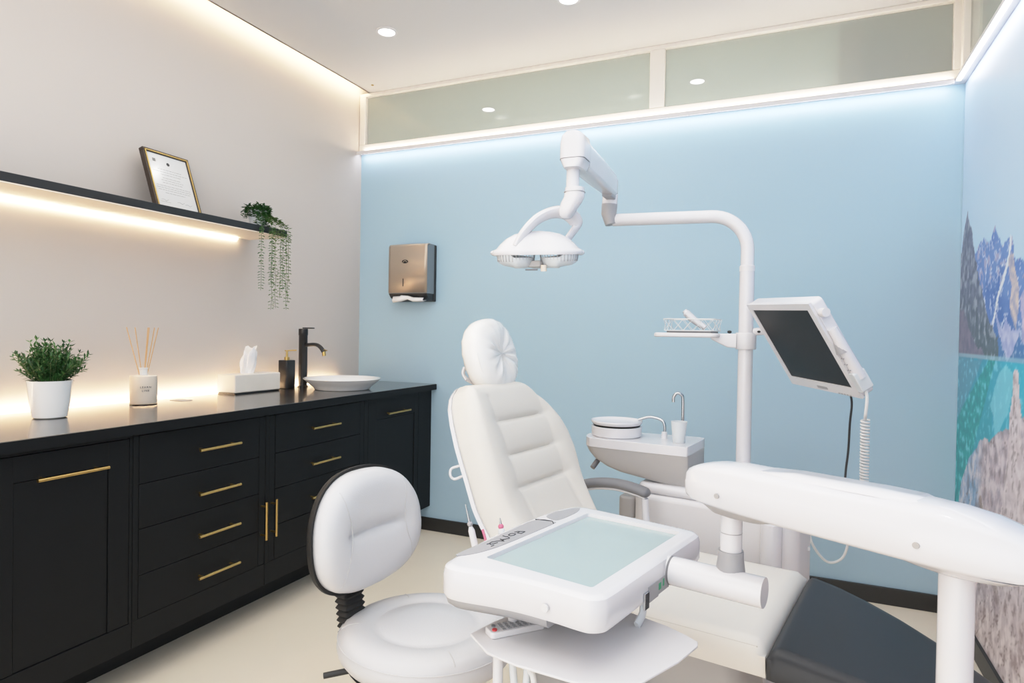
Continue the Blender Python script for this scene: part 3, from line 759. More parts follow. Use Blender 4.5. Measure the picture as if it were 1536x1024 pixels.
MB().prism([(p.x, p.y) for p in smooth([(a, b, 0) for a, b in lip], 4, True)], .805, .838).build('tray_top', 'white', cu, bevel=.008, seg=4)
def shrink(P, cx, cy, f, fx=None): return [(cx+(p[0]-cx)*(fx or f), cy+(p[1]-cy)*f) for p in P]
sm = [(p.x, p.y) for p in smooth([(a, b, 0) for a, b in lip], 4, True)]
rings = []
for f, z, lx_, bz in ((.985, .806, .0, 0), (.965, .785, .012, .004), (.94, .762, .035, .012), (.90, .742, .075, .022), (.84, .728, .125, .034), (.76, .722, .17, .038)):
    ring = []
    for px, py in sm:
        q = (px+.415)/-.40          # 0 at the right end, 1 at the left end
        ring.append((px+lx_*q, .575+(py-.575)*f, z-bz*(1-q)))
    rings.append(ring)
mb = MB(); mb.loft(rings).build('lower_shell', 'greywarm', cu, ang=60)
c0 = (-.712, .545)
MB().lathe([(.001, .838), (.088, .838), (.093, .842), (.094, .874), (.092, .876), (.080, .872), (.001, .868)], (c0[0], c0[1], 0), 40, cap=False).build('bowl', 'white', cu)
MB().lathe([(.001, .876), (.086, .876), (.088, .882), (.001, .882)], (c0[0], c0[1], 0), 40, cap=False).build('bowl_gap', 'rubber', cu)
MB().lathe([(.001, .886), (.070, .888), (.088, .892), (.095, .897), (.096, .892), (.090, .883), (.001, .882)], (c0[0], c0[1], 0), 40, cap=False).build('lid', 'white', cu)
MB().tube(smooth([(-.545, .60, .838), (-.545, .60, .885), (-.560, .60, .905), (-.600, .59, .913), (-.64, .58, .900)], 8), .0055, 10).build('rinse_spout', 'chrome', cu)
MB().tube(smooth([(-.478, .60, .838), (-.478, .60, .98), (-.484, .597, 1.003), (-.498, .592, 1.008), (-.508, .588, .995), (-.509, .587, .975)], 8), .0055, 10).build('cup_filler', 'chrome', cu)
MB().lathe([(.012, .838), (.010, .862), (.001, .863)], (-.545, .60, 0), 16).build('spout_collar', 'white', cu)
MB().cyl((-.755, .49, .755), (-.765, .455, .725), .010, n=12).build('drain_valve', 'greydark', cu)
t = thing('plastic_cup', 'translucent plastic cup under the tall spout of the cuspidor', 'cup', (0, 0, 0))
cm = Matrix.Translation(CHO) @ Matrix.Rotation(CHR, 4, 'Z')
cp = cm @ V((-.470, .540, .8385)); t.location = cp
MB().lathe([(.001, .0), (.021, .0), (.028, .075), (.0265, .075), (.0195, .003), (.001, .003)], n=28, cap=False).build('cup_wall', 'frost', t)
MB().lathe([(.001, .0035), (.0195, .0035), (.0215, .022), (.001, .022)], n=24, cap=False).build('cup_liquid', 'trayglass', t)

# pole with lamp bracket
POLE = V((2.420, -.945, 0))
pl = thing('lamp_pole', 'white vertical pole bending into a horizontal arm behind the chair', 'pole', POLE)
MB().cyl((0, 0, .701), (0, 0, 1.46), .0255, n=32).build('lower_tube', 'white', pl)
top = 1.652
AE = V((1.940, -1.005, top+.012))-POLE
ad = (V((AE.x, AE.y, 0))).normalized(); rb = .125
path = [V((0, 0, 1.455)), V((0, 0, top-rb))]
for k in range(1, 13):
    a = pi/2*k/12; path.append(V((0, 0, top-rb))+ad*rb*(1-cos(a))+V((0, 0, rb*sin(a))))
path.append(V((AE.x, AE.y, top)))
MB().tube(path, .0232, 28).build('upper_tube', 'white', pl)
MB().lathe([(.0262, 1.452), (.0262, 1.47), (.024, 1.472)], n=32).build('joint_ring', 'white2', pl)

# overhead operating lamp hung on the pole's end
lp = thing('operating_lamp', 'white dental operating lamp on a jointed spring arm', 'lamp', (POLE.x+AE.x, POLE.y+AE.y, top))
ox, oy, oz = lp.location
def L3(x, y, z): return V((x-ox, y-oy, z-oz))
e0 = L3(1.935, -1.015, 1.655)
MB().tube([e0+V((-.0, 0, -.022)), e0+V((-.008, 0, .02)), e0+V((-.006, -.0, .055))], [.021, .029, .030], 20).build('elbow_joint', 'grey', lp)
MB().cyl(e0+V((-.006, 0, .055)), e0+V((-.004, 0, .092)), .029, n=24).build('swivel_collar', 'white', lp)
# spring arm: box-like profile rising towards the camera
A = L3(1.938, -1.035, 1.775); Bp = L3(1.968, -1.530, 1.762)
ax = (Bp-A).normalized(); sd_ = ax.cross(V((0, 0, 1))).normalized(); upv = sd_.cross(ax)
def armsec(p, w, h, r=.3, n=5):
    return [p+sd_*x+upv*y for x, y in rr(-w, w, -h, h, min(w, h)*.55, n)]
mb = MB(); mb.loft([armsec(A+ax*d, w, h) for d, w, h in ((-.045, .012, .020), (-.035, .021, .032), (.02, .026, .040), (.25, .030, .045), (.46, .031, .046))])
mb.build('spring_arm', 'white', lp, ang=45)
mb = MB(); mb.loft([[p+sd_*.0315-V((0,0,0))+q for q in (V((0,0,0)),)] for p in ()]) if False else None
mb = MB(); mb.loft([[A+ax*d+sd_*x+upv*y for x, y in rr(.012, .0335, -.018, .026, .008, 4)] for d in (-.01, .43)])
mb.build('arm_side_cover', 'grey', lp)
mb = MB(); mb.loft([[A+ax*d+sd_*x+upv*y for x, y in rr(-.018, .018, -.052, -.03, .006, 3)] for d in (-.01, .07)])
mb.build('arm_end_bracket', 'grey', lp)
hd = Bp
mb = MB(); mb.loft([[hd+V((x, y, z)) for x, y in rr(-w, w, -.062, .03, .02, 5)] for w, z in ((.026, -.052), (.037, -.028), (.0385, -.022), (.0385, .022), (.034, .044), (.022, .054))])
mb.build('arm_head', 'white', lp, ang=50)
mb = MB(); mb.loft([[hd+V((x, y, z)) for x, y in rr(-.039, .039, -.0625, .02, .02, 5)] for z in (-.0265, -.0245)]).build('head_seam', 'greydark', lp)
dx = hd+V((-.006, -.018, 0))
MB().cyl(dx+V((0, 0, -.052)), dx+V((-.001, 0, -.125)), .0195, n=24).build('drop_tube', 'white', lp)
mb = MB(); mb.loft([[dx+V((x+cx, y, z)) for x, y in rr(-w, w, -min(.026, w*1.3), min(.026, w*1.3), w*.8, 5)] for cx, w, z in ((.006, .028, -.106), (.006, .030, -.122), (.004, .031, -.135), (-.004, .032, -.150), (-.014, .026, -.170), (-.020, .018, -.188), (-.020, .012, -.196))])
mb.build('knuckle', 'white', lp, ang=50)
MB().prism(rr(-.025, .037, -.0265, .0265, .02), -.1205, -.1188).xform(Matrix.Translation(dx+V((0,0,0)))).build('knuckle_seam', 'grey', lp)
# head frame: long axis lx, cross axis ly
HCx = L3(1.858, -1.566, 1.463)
lx = V((.94, .34, .02)).normalized(); lz = V((0.03, -.12, 1)).normalized(); ly = lz.cross(lx).normalized(); lz = lx.cross(ly)
def HP(a, b, c): return HCx+lx*a+ly*b+lz*c
yk = dx+V((-.022, 0, -.25))
P = smooth([L3(*p) for p in [(1.818, -1.640, 1.472), (1.841, -1.622, 1.522), (1.869, -1.587, 1.564), (1.907, -1.548, 1.587), (1.938, -1.505, 1.585), (1.952, -1.475, 1.560), (1.938, -1.481, 1.531), (1.918, -1.495, 1.498)]], 8)
nP = len(P); MB().tube(P, [.018+.007*sin(pi*min(1, i/(nP-1)*1.2)) for i in range(nP)], 14, flat=.6, up=(-.5, .1, .8)).build('yoke', 'white', lp)
# housing
mb = MB(); rings = []; NA = 56
def hout(a, k=1.):
    ca, sa = cos(a), sin(a)
    x = .136*math.copysign(abs(ca)**.85, ca); y = .088*math.copysign(abs(sa)**.9, sa)
    notch = 1-.16*math.exp(-((abs(a-1.5*pi))/.25)**2)
    return x*k, y*k*notch
for k, z in ((1, -.006), (1.02, 0), (1.0, .008), (.93, .012), (.84, .026), (.70, .043), (.52, .056), (.3, .063), (.05, .066)):
    rings.append([HP(*hout(2*pi*i/NA, k), z) for i in range(NA)])
mb.loft(rings).build('housing', 'white', lp, ang=60)
for sx in (-1, 1): MB().ball(HP(sx*.128, 0, .0), .015, 1.0, 1.5, .6).build('housing_corner', 'white', lp)
# two lens wings below
for sx in (-1, 1):
    mb = MB(); rings = []
    for k, z in ((.97, -.006), (.95, -.018), (.86, -.030), (.62, -.038)):
        rings.append([HP(sx*(.066+.060*k*cos(2*pi*i/32)), .078*k*sin(2*pi*i/32), z-.008*(cos(2*pi*i/32) < 0)) for i in range(32)])
    mb.loft(rings).build('lens', 'lampglass' if 'lampglass' in M else 'frost', lp, ang=60)
mb = MB()
for i in range(34):
    a = 2*pi*i/34
    for sx in (-1, 1):
        if sin(a) < .1: mb.cyl(HP(sx*.066+.058*cos(a)*1.0, .0765*sin(a), -.006), HP(sx*.066+.0555*cos(a), .0725*sin(a), -.026), .0011, n=5)
mb.build('heat_sink_fins', 'grey', lp)
MB().box(-.022, .022, -.03, .02, -.05, -.03).xform(Matrix.Translation(HP(0, -.01, .004))).build('sensor_housing', 'greywarm', lp, bevel=.004)
MB().cyl(HP(.02, -.05, -.036), HP(.02, -.05, -.055), .009, n=16).build('focus_knob', 'label', lp)
MB().cyl(HP(-.035, -.05, -.050), HP(.002, -.05, -.050), .0022, n=8).build('sensor_rod', 'greydark', lp)

# tray shelf clamped on the pole
ts_ = thing('pole_tray', 'small white tray clamped to the pole beside the monitor', 'tray', POLE)
def P3(x, y, z): return V((x-POLE.x, y-POLE.y, z))
MB().lathe([(.0262, 1.172), (.0335, 1.172), (.036, 1.176), (.036, 1.228), (.0335, 1.232), (.0262, 1.232)], n=32, cap=False).build('clamp', 'white', ts_, bevel=.001)
mb = MB(); mb.loft([[V((x, y, z)) for y, z in rr(-w, w, a, b, .006, 3)] for x, w, a, b in ((-.030, .028, 1.176, 1.228), (-.06, .030, 1.178, 1.228), (-.085, .034, 1.190, 1.228), (-.115, .04, 1.206, 1.226))])
mb.build('bracket', 'white', ts_)
MB().prism(rr(-.315, -.085, -.09, .09, .03), 1.212, 1.228).build('board', 'white2', ts_, bevel=.006)
MB().ball((-.055, -.01, 1.234), .008, 1, 1, .7).build('clamp_screw', 'black', ts_)
MB().ball((.045, -.03, 1.236), .006, 1, 1, .7).build('clamp_screw', 'black', ts_)
bk = thing('wire_basket', 'small white wire basket on the pole tray', 'basket', (POLE.x-.185, POLE.y-.01, 1.2285), R(-6))
MB().prism(rr(-.082, .082, -.055, .055, .008), .0, .006).build('base_plate', 'greydark', bk)
mb = MB()
def rim(z, g_): return [V((x, y, z)) for x, y in rr(-.088-g_, .088+g_, -.06-g_, .06+g_, .01, 3)]
mb.tube(rim(.050, .004), .0016, 6, closed=True); mb.tube(rim(.008, 0), .0014, 6, closed=True)
def seg(a, b, n_):
    for k in range(n_):
        p0 = a.lerp(b, k/n_); p1 = a.lerp(b, (k+1)/n_)
        mb.cyl(V((p0.x, p0.y, .008)), V((p1.x*1.04, p1.y*1.05, .05)), .0009, n=5); mb.cyl(V((p0.x*1.04, p0.y*1.05, .05)), V((p1.x, p1.y, .008)), .0009, n=5)
seg(V((-.088, -.06, 0)), V((.088, -.06, 0)), 5); seg(V((-.088, .06, 0)), V((.088, .06, 0)), 5); seg(V((-.088, -.06, 0)), V((-.088, .06, 0)), 3); seg(V((.088, -.06, 0)), V((.088, .06, 0)), 3)
mb.build('wire_sides', 'wire', bk)
wt = thing('scaler_handset', 'white rounded handset leaning inside the wire basket', 'handset', (POLE.x-.185, POLE.y-.01, 1.235))
MB().tube(smooth([(.045, .0, .012), (.0, .0, .045), (-.03, .0, .075)], 8), [.017+.006*min(1, k/8) if k < 15 else .016 for k in range(17)], 16, flat=.6).build('body', 'white', wt)
MB().box(-.03, -.01, -.0215, -.019, .055, .061).build('grip_mark', 'grey', wt)

# monitor
Hh = V((.4948, -.8683, -.0351)).normalized()    # local right (towards camera side)
Vv = V((-.463, -.294, .836)); Vv = (Vv-Hh*Vv.dot(Hh)).normalized()
Nn = Hh.cross(Vv).normalized()
# screen centre
mon = thing('monitor', 'tilted white monitor with dark screen held by the pole', 'monitor', (2.594, -1.147, 1.191))
cam_p = V((2.585, -3.386, 1.217))
if Nn.dot(cam_p-mon.location) < 0: Nn = -Nn
MM = Matrix(((Hh.x, Vv.x, Nn.x, 0), (Hh.y, Vv.y, Nn.y, 0), (Hh.z, Vv.z, Nn.z, 0), (0, 0, 0, 1)))
def slab(x0, x1, y0, y1, z0, z1, r=.012): return MB().prism(rr(x0, x1, y0, y1, r), z0, z1).xform(MM)
sw, sh = .169, .135
slab(-sw-.022, sw+.024, -sh-.034, sh+.022, -.044, -.006, .014).build('casing', 'white', mon, bevel=.005)
mb = MB()
for a in ((-sw-.022, sw+.024, -sh-.034, -sh), (-sw-.022, sw+.024, sh, sh+.022), (-sw-.022, -sw, -sh, sh), (sw, sw+.024, -sh, sh)): mb.box(a[0], a[1], a[2], a[3], -.006, .002)
mb.xform(MM).build('bezel', 'white', mon)
slab(-sw, sw, -sh, sh, -.0055, -.001, .002).build('screen', 'screen', mon)
slab(-.025, .03, -sh-.026, -sh-.016, .002, .003, .002).build('nameplate', 'grey', mon)
mb = MB()
for k in range(5): mb.box(.08+.014*k, .088+.014*k, -sh-.033, -sh-.029, .002, .003)
mb.xform(MM).build('buttons', 'grey', mon)
MB().tube([MM @ V((-.05, 0, -.044)), MM @ V((-.10, .01, -.085)), POLE-mon.location+V((.03, -.005, 1.236))], .014, 12).build('mount_arm', 'white', mon)
hs = thing('handset_holder', 'white camera handset with grey head clipped beside the monitor', 'handset', mon.location)
def MP(x, y, z): return MM @ V((x, y, z))
MB().tube([MP(sw+.030, sh-.075, -.02), MP(sw+.034, .02, -.018), MP(sw+.036, -sh+.03, -.018)], [.013, .016, .018], 14).build('handle', 'white', hs)
MB().tube([MP(sw+.030, sh-.115, -.014), MP(sw+.032, sh-.150, -.012)], [.011, .019], 14).build('grip', 'grey', hs)
MB().cyl(MP(sw+.024, sh-.02, -.02), MP(sw+.046, sh-.02, -.02), .013, n=18).build('clip_knob', 'white2', hs)
slab(sw+.024, sw+.050, -sh-.01, -sh+.055, -.035, .004, .008).build('cradle', 'frost', hs, bevel=.003)
mb = MB()
for k in range(4):
    for q in range(2): mb.ball(MP(sw+.030+.010*q, -.01-.02*k, .0005), .0022, n=8)
mb.build('keypad_dots', 'grey', hs)
c_a = MP(sw+.036, -sh-.008, -.015)+mon.location
cc = thing('coiled_cord', 'white coiled cord hanging from the handset beside the monitor', 'cord', c_a)
endc = V((2.79, -1.10, .68))
rel = endc-c_a; P = []
top_s = smooth([(0, 0, 0), (.004, .0, -.03), (.002, .01, -.075), rel*.24], 6); 
MB().tube(top_s, .0045, 8).build('straight_end', 'cablewhite', cc)
for k in range(0, 501):
    f = k/500; a = f*2*pi*30; base_ = (rel*.24).lerp(rel, f); P.append(base_+V((.0105*cos(a), .0105*sin(a), 0)))
MB().tube(P, .0032, 6).build('coil', 'cablewhite', cc)
MB().tube(smooth([rel, V((2.74, -1.08, .63))-c_a, V((2.642, -1.07, .60))-c_a], 6), .0045, 8).build('lower_end', 'cablewhite', cc)
cb = MP(.105, -sh-.034, -.02)+mon.location
tag(MB().tube([p for p in smooth([cb, cb+V((.006, 0, -.04)), cb+V((.002, 0, -.10)), cb+V((-.004, .0, -.22)), V((cb.x-.03, cb.y-.0, .70)), V((2.60, -1.0, .7035))], 8)], .0032, 8).build('power_cable', 'cable'), 'thin black cable hanging below the monitor', 'cable')
# hose loop by the wall beside the side cabinet
tag(MB().tube(smooth([(2.636, -1.06, .52), (2.645, -.60, .47), (2.655, -0.140, 0.363), (2.672, -0.120, 0.267), (2.735, -0.100, 0.187), (2.795, -0.100, 0.209), (2.820, -0.100, 0.283), (2.814, -0.100, 0.352)], 8), .006, 8).build('suction_hose', 'cablewhite'), 'pale thin hose looping beside the white side cabinet at the blue wall', 'hose')
tag(MB().tube(smooth([(2.636, -1.03, .44), (2.625, -.70, .40), (2.615, -.55, .36), (2.62, -.50, .28), (2.60, -.52, .2), (2.58, -.60, .18)], 6), .0022, 6).build('thin_wire', 'cable'), 'short dark wire curling out beside the side cabinet', 'wire')

# ------------------------------------------------------------------ delivery arm
PA = V((2.485, -2.165, 0)); PB = V((2.794, -2.335, 0)); D = (PB-PA).normalized(); S = V((-D.y, D.x, 0))
da = thing('delivery_arm', 'broad white glossy arm on a floor post carrying the instrument tray', 'arm', PB)
def sec(c, w, z0, z1, n=7):
    # flat sides below a rounded top
    pts = [(-w*.92, z0), (-w, z0+.006), (-w, z0+(z1-z0)*.52)]
    for k in range(n+1):
        a = pi-pi*k/n; pts.append((w*.97*math.copysign(abs(cos(a))**.6, cos(a)), z0+(z1-z0)*(.55+.45*max(0, sin(a))**.6)))
    pts += [(w, z0+(z1-z0)*.52), (w, z0+.006), (w*.92, z0)]
    return [c+S*x+V((0, 0, z)) for x, z in pts]
mb = MB(); LL = (PB-PA).length; rings = []
for d, w, za, zb in ((-.088, .012, .935, .952), (-.084, .026, .928, .962), (-.074, .038, .922, .972), (-.055, .048, .918, .980), (-.025, .054, .916, .986), (.02, .056, .914, .990), (.10, .057, .912, .990), (.20, .058, .912, .990), (.30, .058, .912, .991), (LL-.04, .058, .912, .992), (LL, .057, .912, .990), (LL+.04, .054, .913, .984), (LL+.08, .046, .916, .972), (LL+.11, .032, .922, .958), (LL+.12, .012, .928, .948)):
    rings.append(sec(PA+D*d-PB, w, za, zb))
mb.loft(rings).build('arm_cover', 'white', da, ang=55)
mb = MB(); rings = []
for d, w_, z_ in ((.05, .012, .984), (.07, .028, .9895), (.12, .036, .992), (.2, .038, .9925), (LL-.10, .038, .9935), (LL-.05, .036, .9925), (LL-.02, .022, .986)):
    rings.append([PA-PB+D*d+S*x+V((0, 0, z_+y)) for x, y in ((-w_, -.006), (-w_*.9, 0), (w_*.9, 0), (w_, -.006), (0, -.012))])
mb.loft(rings).build('top_ridge', 'white', da, ang=60)
mb = MB(); mb.loft([[PA-PB+D*(x+.012)+S*y+V((0, 0, z)) for x, y in rr(-a, b, -w, w, w*.7, 5)] for a, b, w, z in ((.060, .115, .045, .9135), (.040, .07, .036, .900), (.018, .02, .018, .893))])
mb.build('joint_skirt', 'greywarm', da, ang=50)
mb = MB(); mb.loft([[D*x+S*y+V((0, 0, z)) for x, y in rr(-a, b, -w, w, w*.8, 5)] for a, b, w, z in ((.10, .09, .050, .9135), (.06, .07, .040, .905), (.028, .03, .026, .898))])
mb.build('post_skirt', 'white', da, ang=50)
MB().cyl((0, 0, .02), (0, 0, .899), .0215, n=32).build('floor_post', 'white', da)
MB().lathe([(.001, 0), (.12, 0), (.12, .012), (.05, .02), (.0225, .03)], n=40).build('post_base', 'white', da)
q = PA-PB
MB().cyl(q+V((0, 0, .812)), q+V((0, 0, .894)), .0190, n=28).build('drop_post', 'white', da)
MB().lathe([(.0194, .862), (.0194, .8635)], (q.x, q.y, 0), 28, cap=True).build('post_seam', 'grey', da)
mb = MB(); mb.loft([[q+V((x*f, y*f, z)) for x, y in rr(-.022, .022, -.022, .022, .02, 5)] for f, z in ((1.0, .83), (1.02, .815), (1.15, .795), (1.1, .782))]); mb.build('post_collar', 'grey', da, ang=60)
for dd in (.008, LL-.03):
    MB().cyl(q+D*dd-S*.0575+V((0, 0, .938)), q+D*dd-S*.060+V((0, 0, .938)), .0045, n=14).build('cover_screw', 'greywarm', da)
for dd in (.008, LL-.03):
    pass

# ------------------------------------------------------------------ instrument tray head
TO, TR = (2.22, -2.166, 0), R(-12.5)
tr = thing('instrument_tray', 'white dental instrument table with frosted glass top and grey strip', 'instrument table', TO, TR)
outl = [(.150, .19), (.150, .10), (.150, 0), (.150, -.10), (.150, -.19), (.146, -.212), (.134, -.226), (.115, -.232), (.06, -.233), (0, -.238), (-.05, -.249), (-.09, -.261), (-.12, -.268), (-.143, -.266), (-.158, -.252), (-.166, -.225), (-.175, -.17), (-.185, -.10), (-.191, -.02), (-.194, .06), (-.193, .13), (-.187, .18), (-.176, .212), (-.158, .230), (-.13, .237), (-.08, .236), (0, .232), (.07, .228), (.115, .225), (.135, .220), (.146, .208)]
sm = [(p.x, p.y) for p in smooth([(a, b, 0) for a, b in outl], 4, True)]
def off(P, d):
    n_ = len(P); o = []
    for i in range(n_):
        a, b = V(P[i-1]), V(P[(i+1) % n_]); t_ = (b-a).normalized(); o.append((P[i][0]+t_.y*d, P[i][1]-t_.x*d))
    return o
area2 = sum(sm[i][0]*sm[(i+1) % len(sm)][1]-sm[(i+1) % len(sm)][0]*sm[i][1] for i in range(len(sm)))
sg = 1 if area2 > 0 else -1
def taper(P, d): return off(P, sg*d)
GX, GY = .112, .190
hole = rr(-GX, GX, -GY, GY, .006, 4)
# body with a recessed window: outer skin rings then top annulus
mb = MB(); rings = []
for d, z in ((-.020, .742), (-.004, .744), (0, .752), (0, .785), (-.003, .7965), (-.009, .801), (-.016, .802)):
    rings.append([(x, y, z) for x, y in taper(sm, d)])
mb.loft(rings, cap=False)
bm = mb.bm; bm.verts.ensure_lookup_table(); n_ = len(sm)
topring = bm.verts[len(bm.verts)-n_:]; botring = bm.verts[:n_]
import mathutils
def fill(loopverts, holecoords, z):
    hv = [bm.verts.new((x, y, z)) for x, y in holecoords]
    ed = [bm.edges.get((loopverts[i], loopverts[(i+1) % len(loopverts)])) or bm.edges.new((loopverts[i], loopverts[(i+1) % len(loopverts)])) for i in range(len(loopverts))]
    ed += [bm.edges.new((hv[i], hv[(i+1) % len(hv)])) for i in range(len(hv))]
    bmesh.ops.triangle_fill(bm, edges=ed, use_beauty=True)
    return hv
hv = fill(topring, hole, .802)
lv = [bm.verts.new((x*.985, y*.99, .7925)) for x, y in hole]
for i in range(len(hv)): mb.face([hv[i], hv[(i+1) % len(hv)], lv[(i+1) % len(hv)], lv[i]])
mb.face(lv)
mb.face(botring)
mb.build('table_body', 'white', tr, ang=32)
MB().prism([(x*.982, y*.988) for x, y in hole], .7927, .7945).build('glass_top', 'trayglass', tr)
# grey band under the left front
mb = MB()
def bumper(d): return [(min(x, .05-d*.3), y) for x, y in taper(sm, -d)]
mb.loft([[(x, y, z) for x, y in bumper(d)] for d, z in ((.004, .7525), (.004, .744), (.008, .733), (.020, .724), (.05, .719))])
mb.build('under_bumper', 'grey', tr, ang=40)
# grey strip with the logo, and the small panel
st1 = [(-.163, -.215), (-.143, -.196), (-.1315, -.150), (-.1275, -.08), (-.1275, .062), (-.134, .078), (-.152, .072), (-.175, .060), (-.174, -.02), (-.168, -.12)]
MB().prism([(p.x, p.y) for p in smooth([(a, b, 0) for a, b in st1], 3, True)], .8015, .8028).build('grey_strip', 'grey', tr)
st2 = [(-.134, .098), (-.152, .092), (-.172, .105), (-.176, .14), (-.165, .185), (-.148, .212), (-.134, .17)]
MB().prism([(p.x, p.y) for p in smooth([(a, b, 0) for a, b in st2], 4, True)], .8015, .8028).build('control_panel', 'grey', tr)
mb = MB(); logo = [
 [(-0.154,-0.134),(-0.153,-0.128),(-0.155,-0.118),(-0.152,-0.112)],[(-0.154,-0.123),(-0.148,-0.131),(-0.146,-0.124),(-0.144,-0.112)],[(-0.14,-0.138),(-0.14,-0.129)],
 [(-0.152,-0.112),(-0.151,-0.107),(-0.146,-0.101),(-0.139,-0.098),(-0.153,-0.092),(-0.144,-0.093)],[(-0.162,-0.072),(-0.153,-0.073),(-0.151,-0.071)],[(-0.148,-0.094),(-0.142,-0.078),(-0.143,-0.074),(-0.152,-0.07)],
 [(-0.156,-0.061),(-0.158,-0.052),(-0.155,-0.047),(-0.148,-0.046),(-0.146,-0.054),(-0.149,-0.062),(-0.156,-0.061)],[(-0.157,-0.038),(-0.155,-0.03),(-0.142,-0.021),(-0.141,-0.037),(-0.15,-0.038),(-0.151,-0.028)]]
for s_ in logo: mb.tube([(x, y, .8029) for x, y in s_], .0011, 6)
mb.build('logo_lettering', 'inkdark', tr)
MB().tube([(-.128, .066, .8029), (-.139, .079, .8029), (-.156, .076, .8029), (-.176, .066, .8029)], .0012, 6).build('strip_edge', 'inkdark', tr)
# side details
MB().cyl((.052, -.2365, .768), (.052, -.2405, .768), .0065, n=18).build('side_button', 'white2', tr)
MB().box(.150, .1515, -.055, .035, .744, .770).build('side_label_panel', 'grey', tr)
MB().box(.1515, .152, -.012, -.002, .752, .764).build('sticker', 'green', tr); MB().box(.1515, .152, .006, .012, .754, .767).build('sticker', 'green', tr)
MB().box(.150, .154, -.075, -.057, .735, .765).build('hose_connector', 'chrome', tr, bevel=.001)
MB().cyl((.140, .045, .772), (.322, .045, .772), .0265, n=32).build('pivot_tube', 'white', tr)
MB().lathe([(.0269, 0), (.0269, .004)], n=32).xform(Matrix.Translation((.151, .045, .772)) @ Matrix.Rotation(pi/2, 4, 'Y')).build('pivot_ring', 'greydark', tr)
MB().box(.10, .135, -.02, .03, .722, .7405).build('hanger_block', 'grey', tr, bevel=.004)
MB().tube(smooth([(.115, .0, .722), (.120, -.01, .70), (.118, -.03, .684)], 5), .011, 12, flat=.5).build('shelf_hanger', 'frost', tr)
MB().cyl((-.035, -.15, .682), (-.035, -.15, .722), .009, n=14).build('shelf_hanger', 'white', tr); MB().cyl((-.062, -.17, .682), (-.062, -.17, .722), .009, n=14).build('shelf_hanger', 'white', tr)
# instrument shelf below
sh_pts = [(-.106, -.238), (-.041, -.272), (.02, -.274), (.071, -.267), (.128, -.259), (.205, -.199), (.226, -.10), (.232, -.028), (.226, -.012), (.201, -.001), (.158, .012), (.02, .03), (-.08, -.05), (-.103, -.175)]
ss = thing('instrument_shelf', 'plain white sheet shelf hanging under the instrument table', 'shelf', TO, TR)
MB().prism([(a, b) for a, b in sh_pts], .676, .680).build('shelf_plate', 'white2', ss, bevel=.0015)
mb = MB()
MB().cyl((-.045, -.235, .52), (-.045, -.235, .676), .009, n=14).build('rail', 'white', ss)
hk = thing('instrument_hoses', 'loop of white instrument hoses hanging below the white shelf', 'hose', TO, TR)
MB().tube(smooth([(-.02, -.22, .60), (-.028, -.215, .668), (-.01, -.2, .658), (.0, -.215, .60), (-.01, -.22, .50), (-.03, -.22, .42)], 8), .0065, 10).build('hose', 'frost', hk)
MB().tube(smooth([(-.035, -.20, .672), (-.02, -.2, .64), (.012, -.21, .63), (.012, -.21, .56), (-.005, -.21, .44)], 8), .0055, 10).build('hose', 'cablewhite', hk)
# remote control on the shelf
rc = thing('remote_control', 'white remote control with red button on the shelf under the instrument table', 'remote control', tuple((Matrix.Translation(TO) @ Matrix.Rotation(TR, 4, 'Z')) @ V((-.052, -.185, .6802))), TR+R(-28))
MB().prism(rr(-.017, .017, -.048, .06, .008), 0, .012).build('body', 'white2', rc, bevel=.003)
MB().cyl((.007, -.038, .012), (.007, -.038, .0145), .0045, n=14).build('power_button', 'red', rc)
MB().cyl((-.008, -.034, .012), (-.008, -.034, .0145), .0035, n=14).build('side_button', 'greydark', rc)
mb = MB()
for r_ in range(7):
    for c_ in range(4): mb.box(-.0140+c_*.0075, -.0095+c_*.0075, -.024+r_*.011, -.018+r_*.011, .012, .0135)
mb.build('keypad', 'grey', rc)

# handpieces behind the tray
def hp(loc, lean, label, tipm, bodym, h=.10):
    t = thing('dental_handpiece', label, 'handpiece', loc)
    d = V(lean).normalized()
    MB().tube([d*0, d*h*.55, d*h*.62], [.0078, .0072, .004], 14).build('body', bodym, t)
    MB().tube([d*h*.62, d*h], [.0035, .0014], 10).build('needle', 'chrome', t)
    MB().ball(d*h*.66, .0062, n=12).build('tip_collar', tipm, t)
    return t
hp((1.963, -2.142, .715), (-.25, -.05, 1), 'white handpiece standing left of the chair back behind the instrument table', 'grey', 'white', .13)
hp((2.030, -2.164, .775), (-.15, 0, 1), 'clear syringe handpiece with pink top in front of the cream backrest', 'pink', 'frost', .052)
t = thing('handpiece_holder', 'white holder arm for handpieces at the far side of the instrument table', 'holder', (0, 0, 0))
MB().tube(smooth([(1.962, -2.142, .722), (2.0, -2.15, .722), (2.05, -2.16, .735)], 5), .010, 10).build('holder_bar', 'white', t)
MB().tube(smooth([(1.985, -2.14, .725), (1.975, -2.135, .765), (1.965, -2.13, .785)], 5), .0030, 8).build('pink_tipped_hose', 'pink', t)

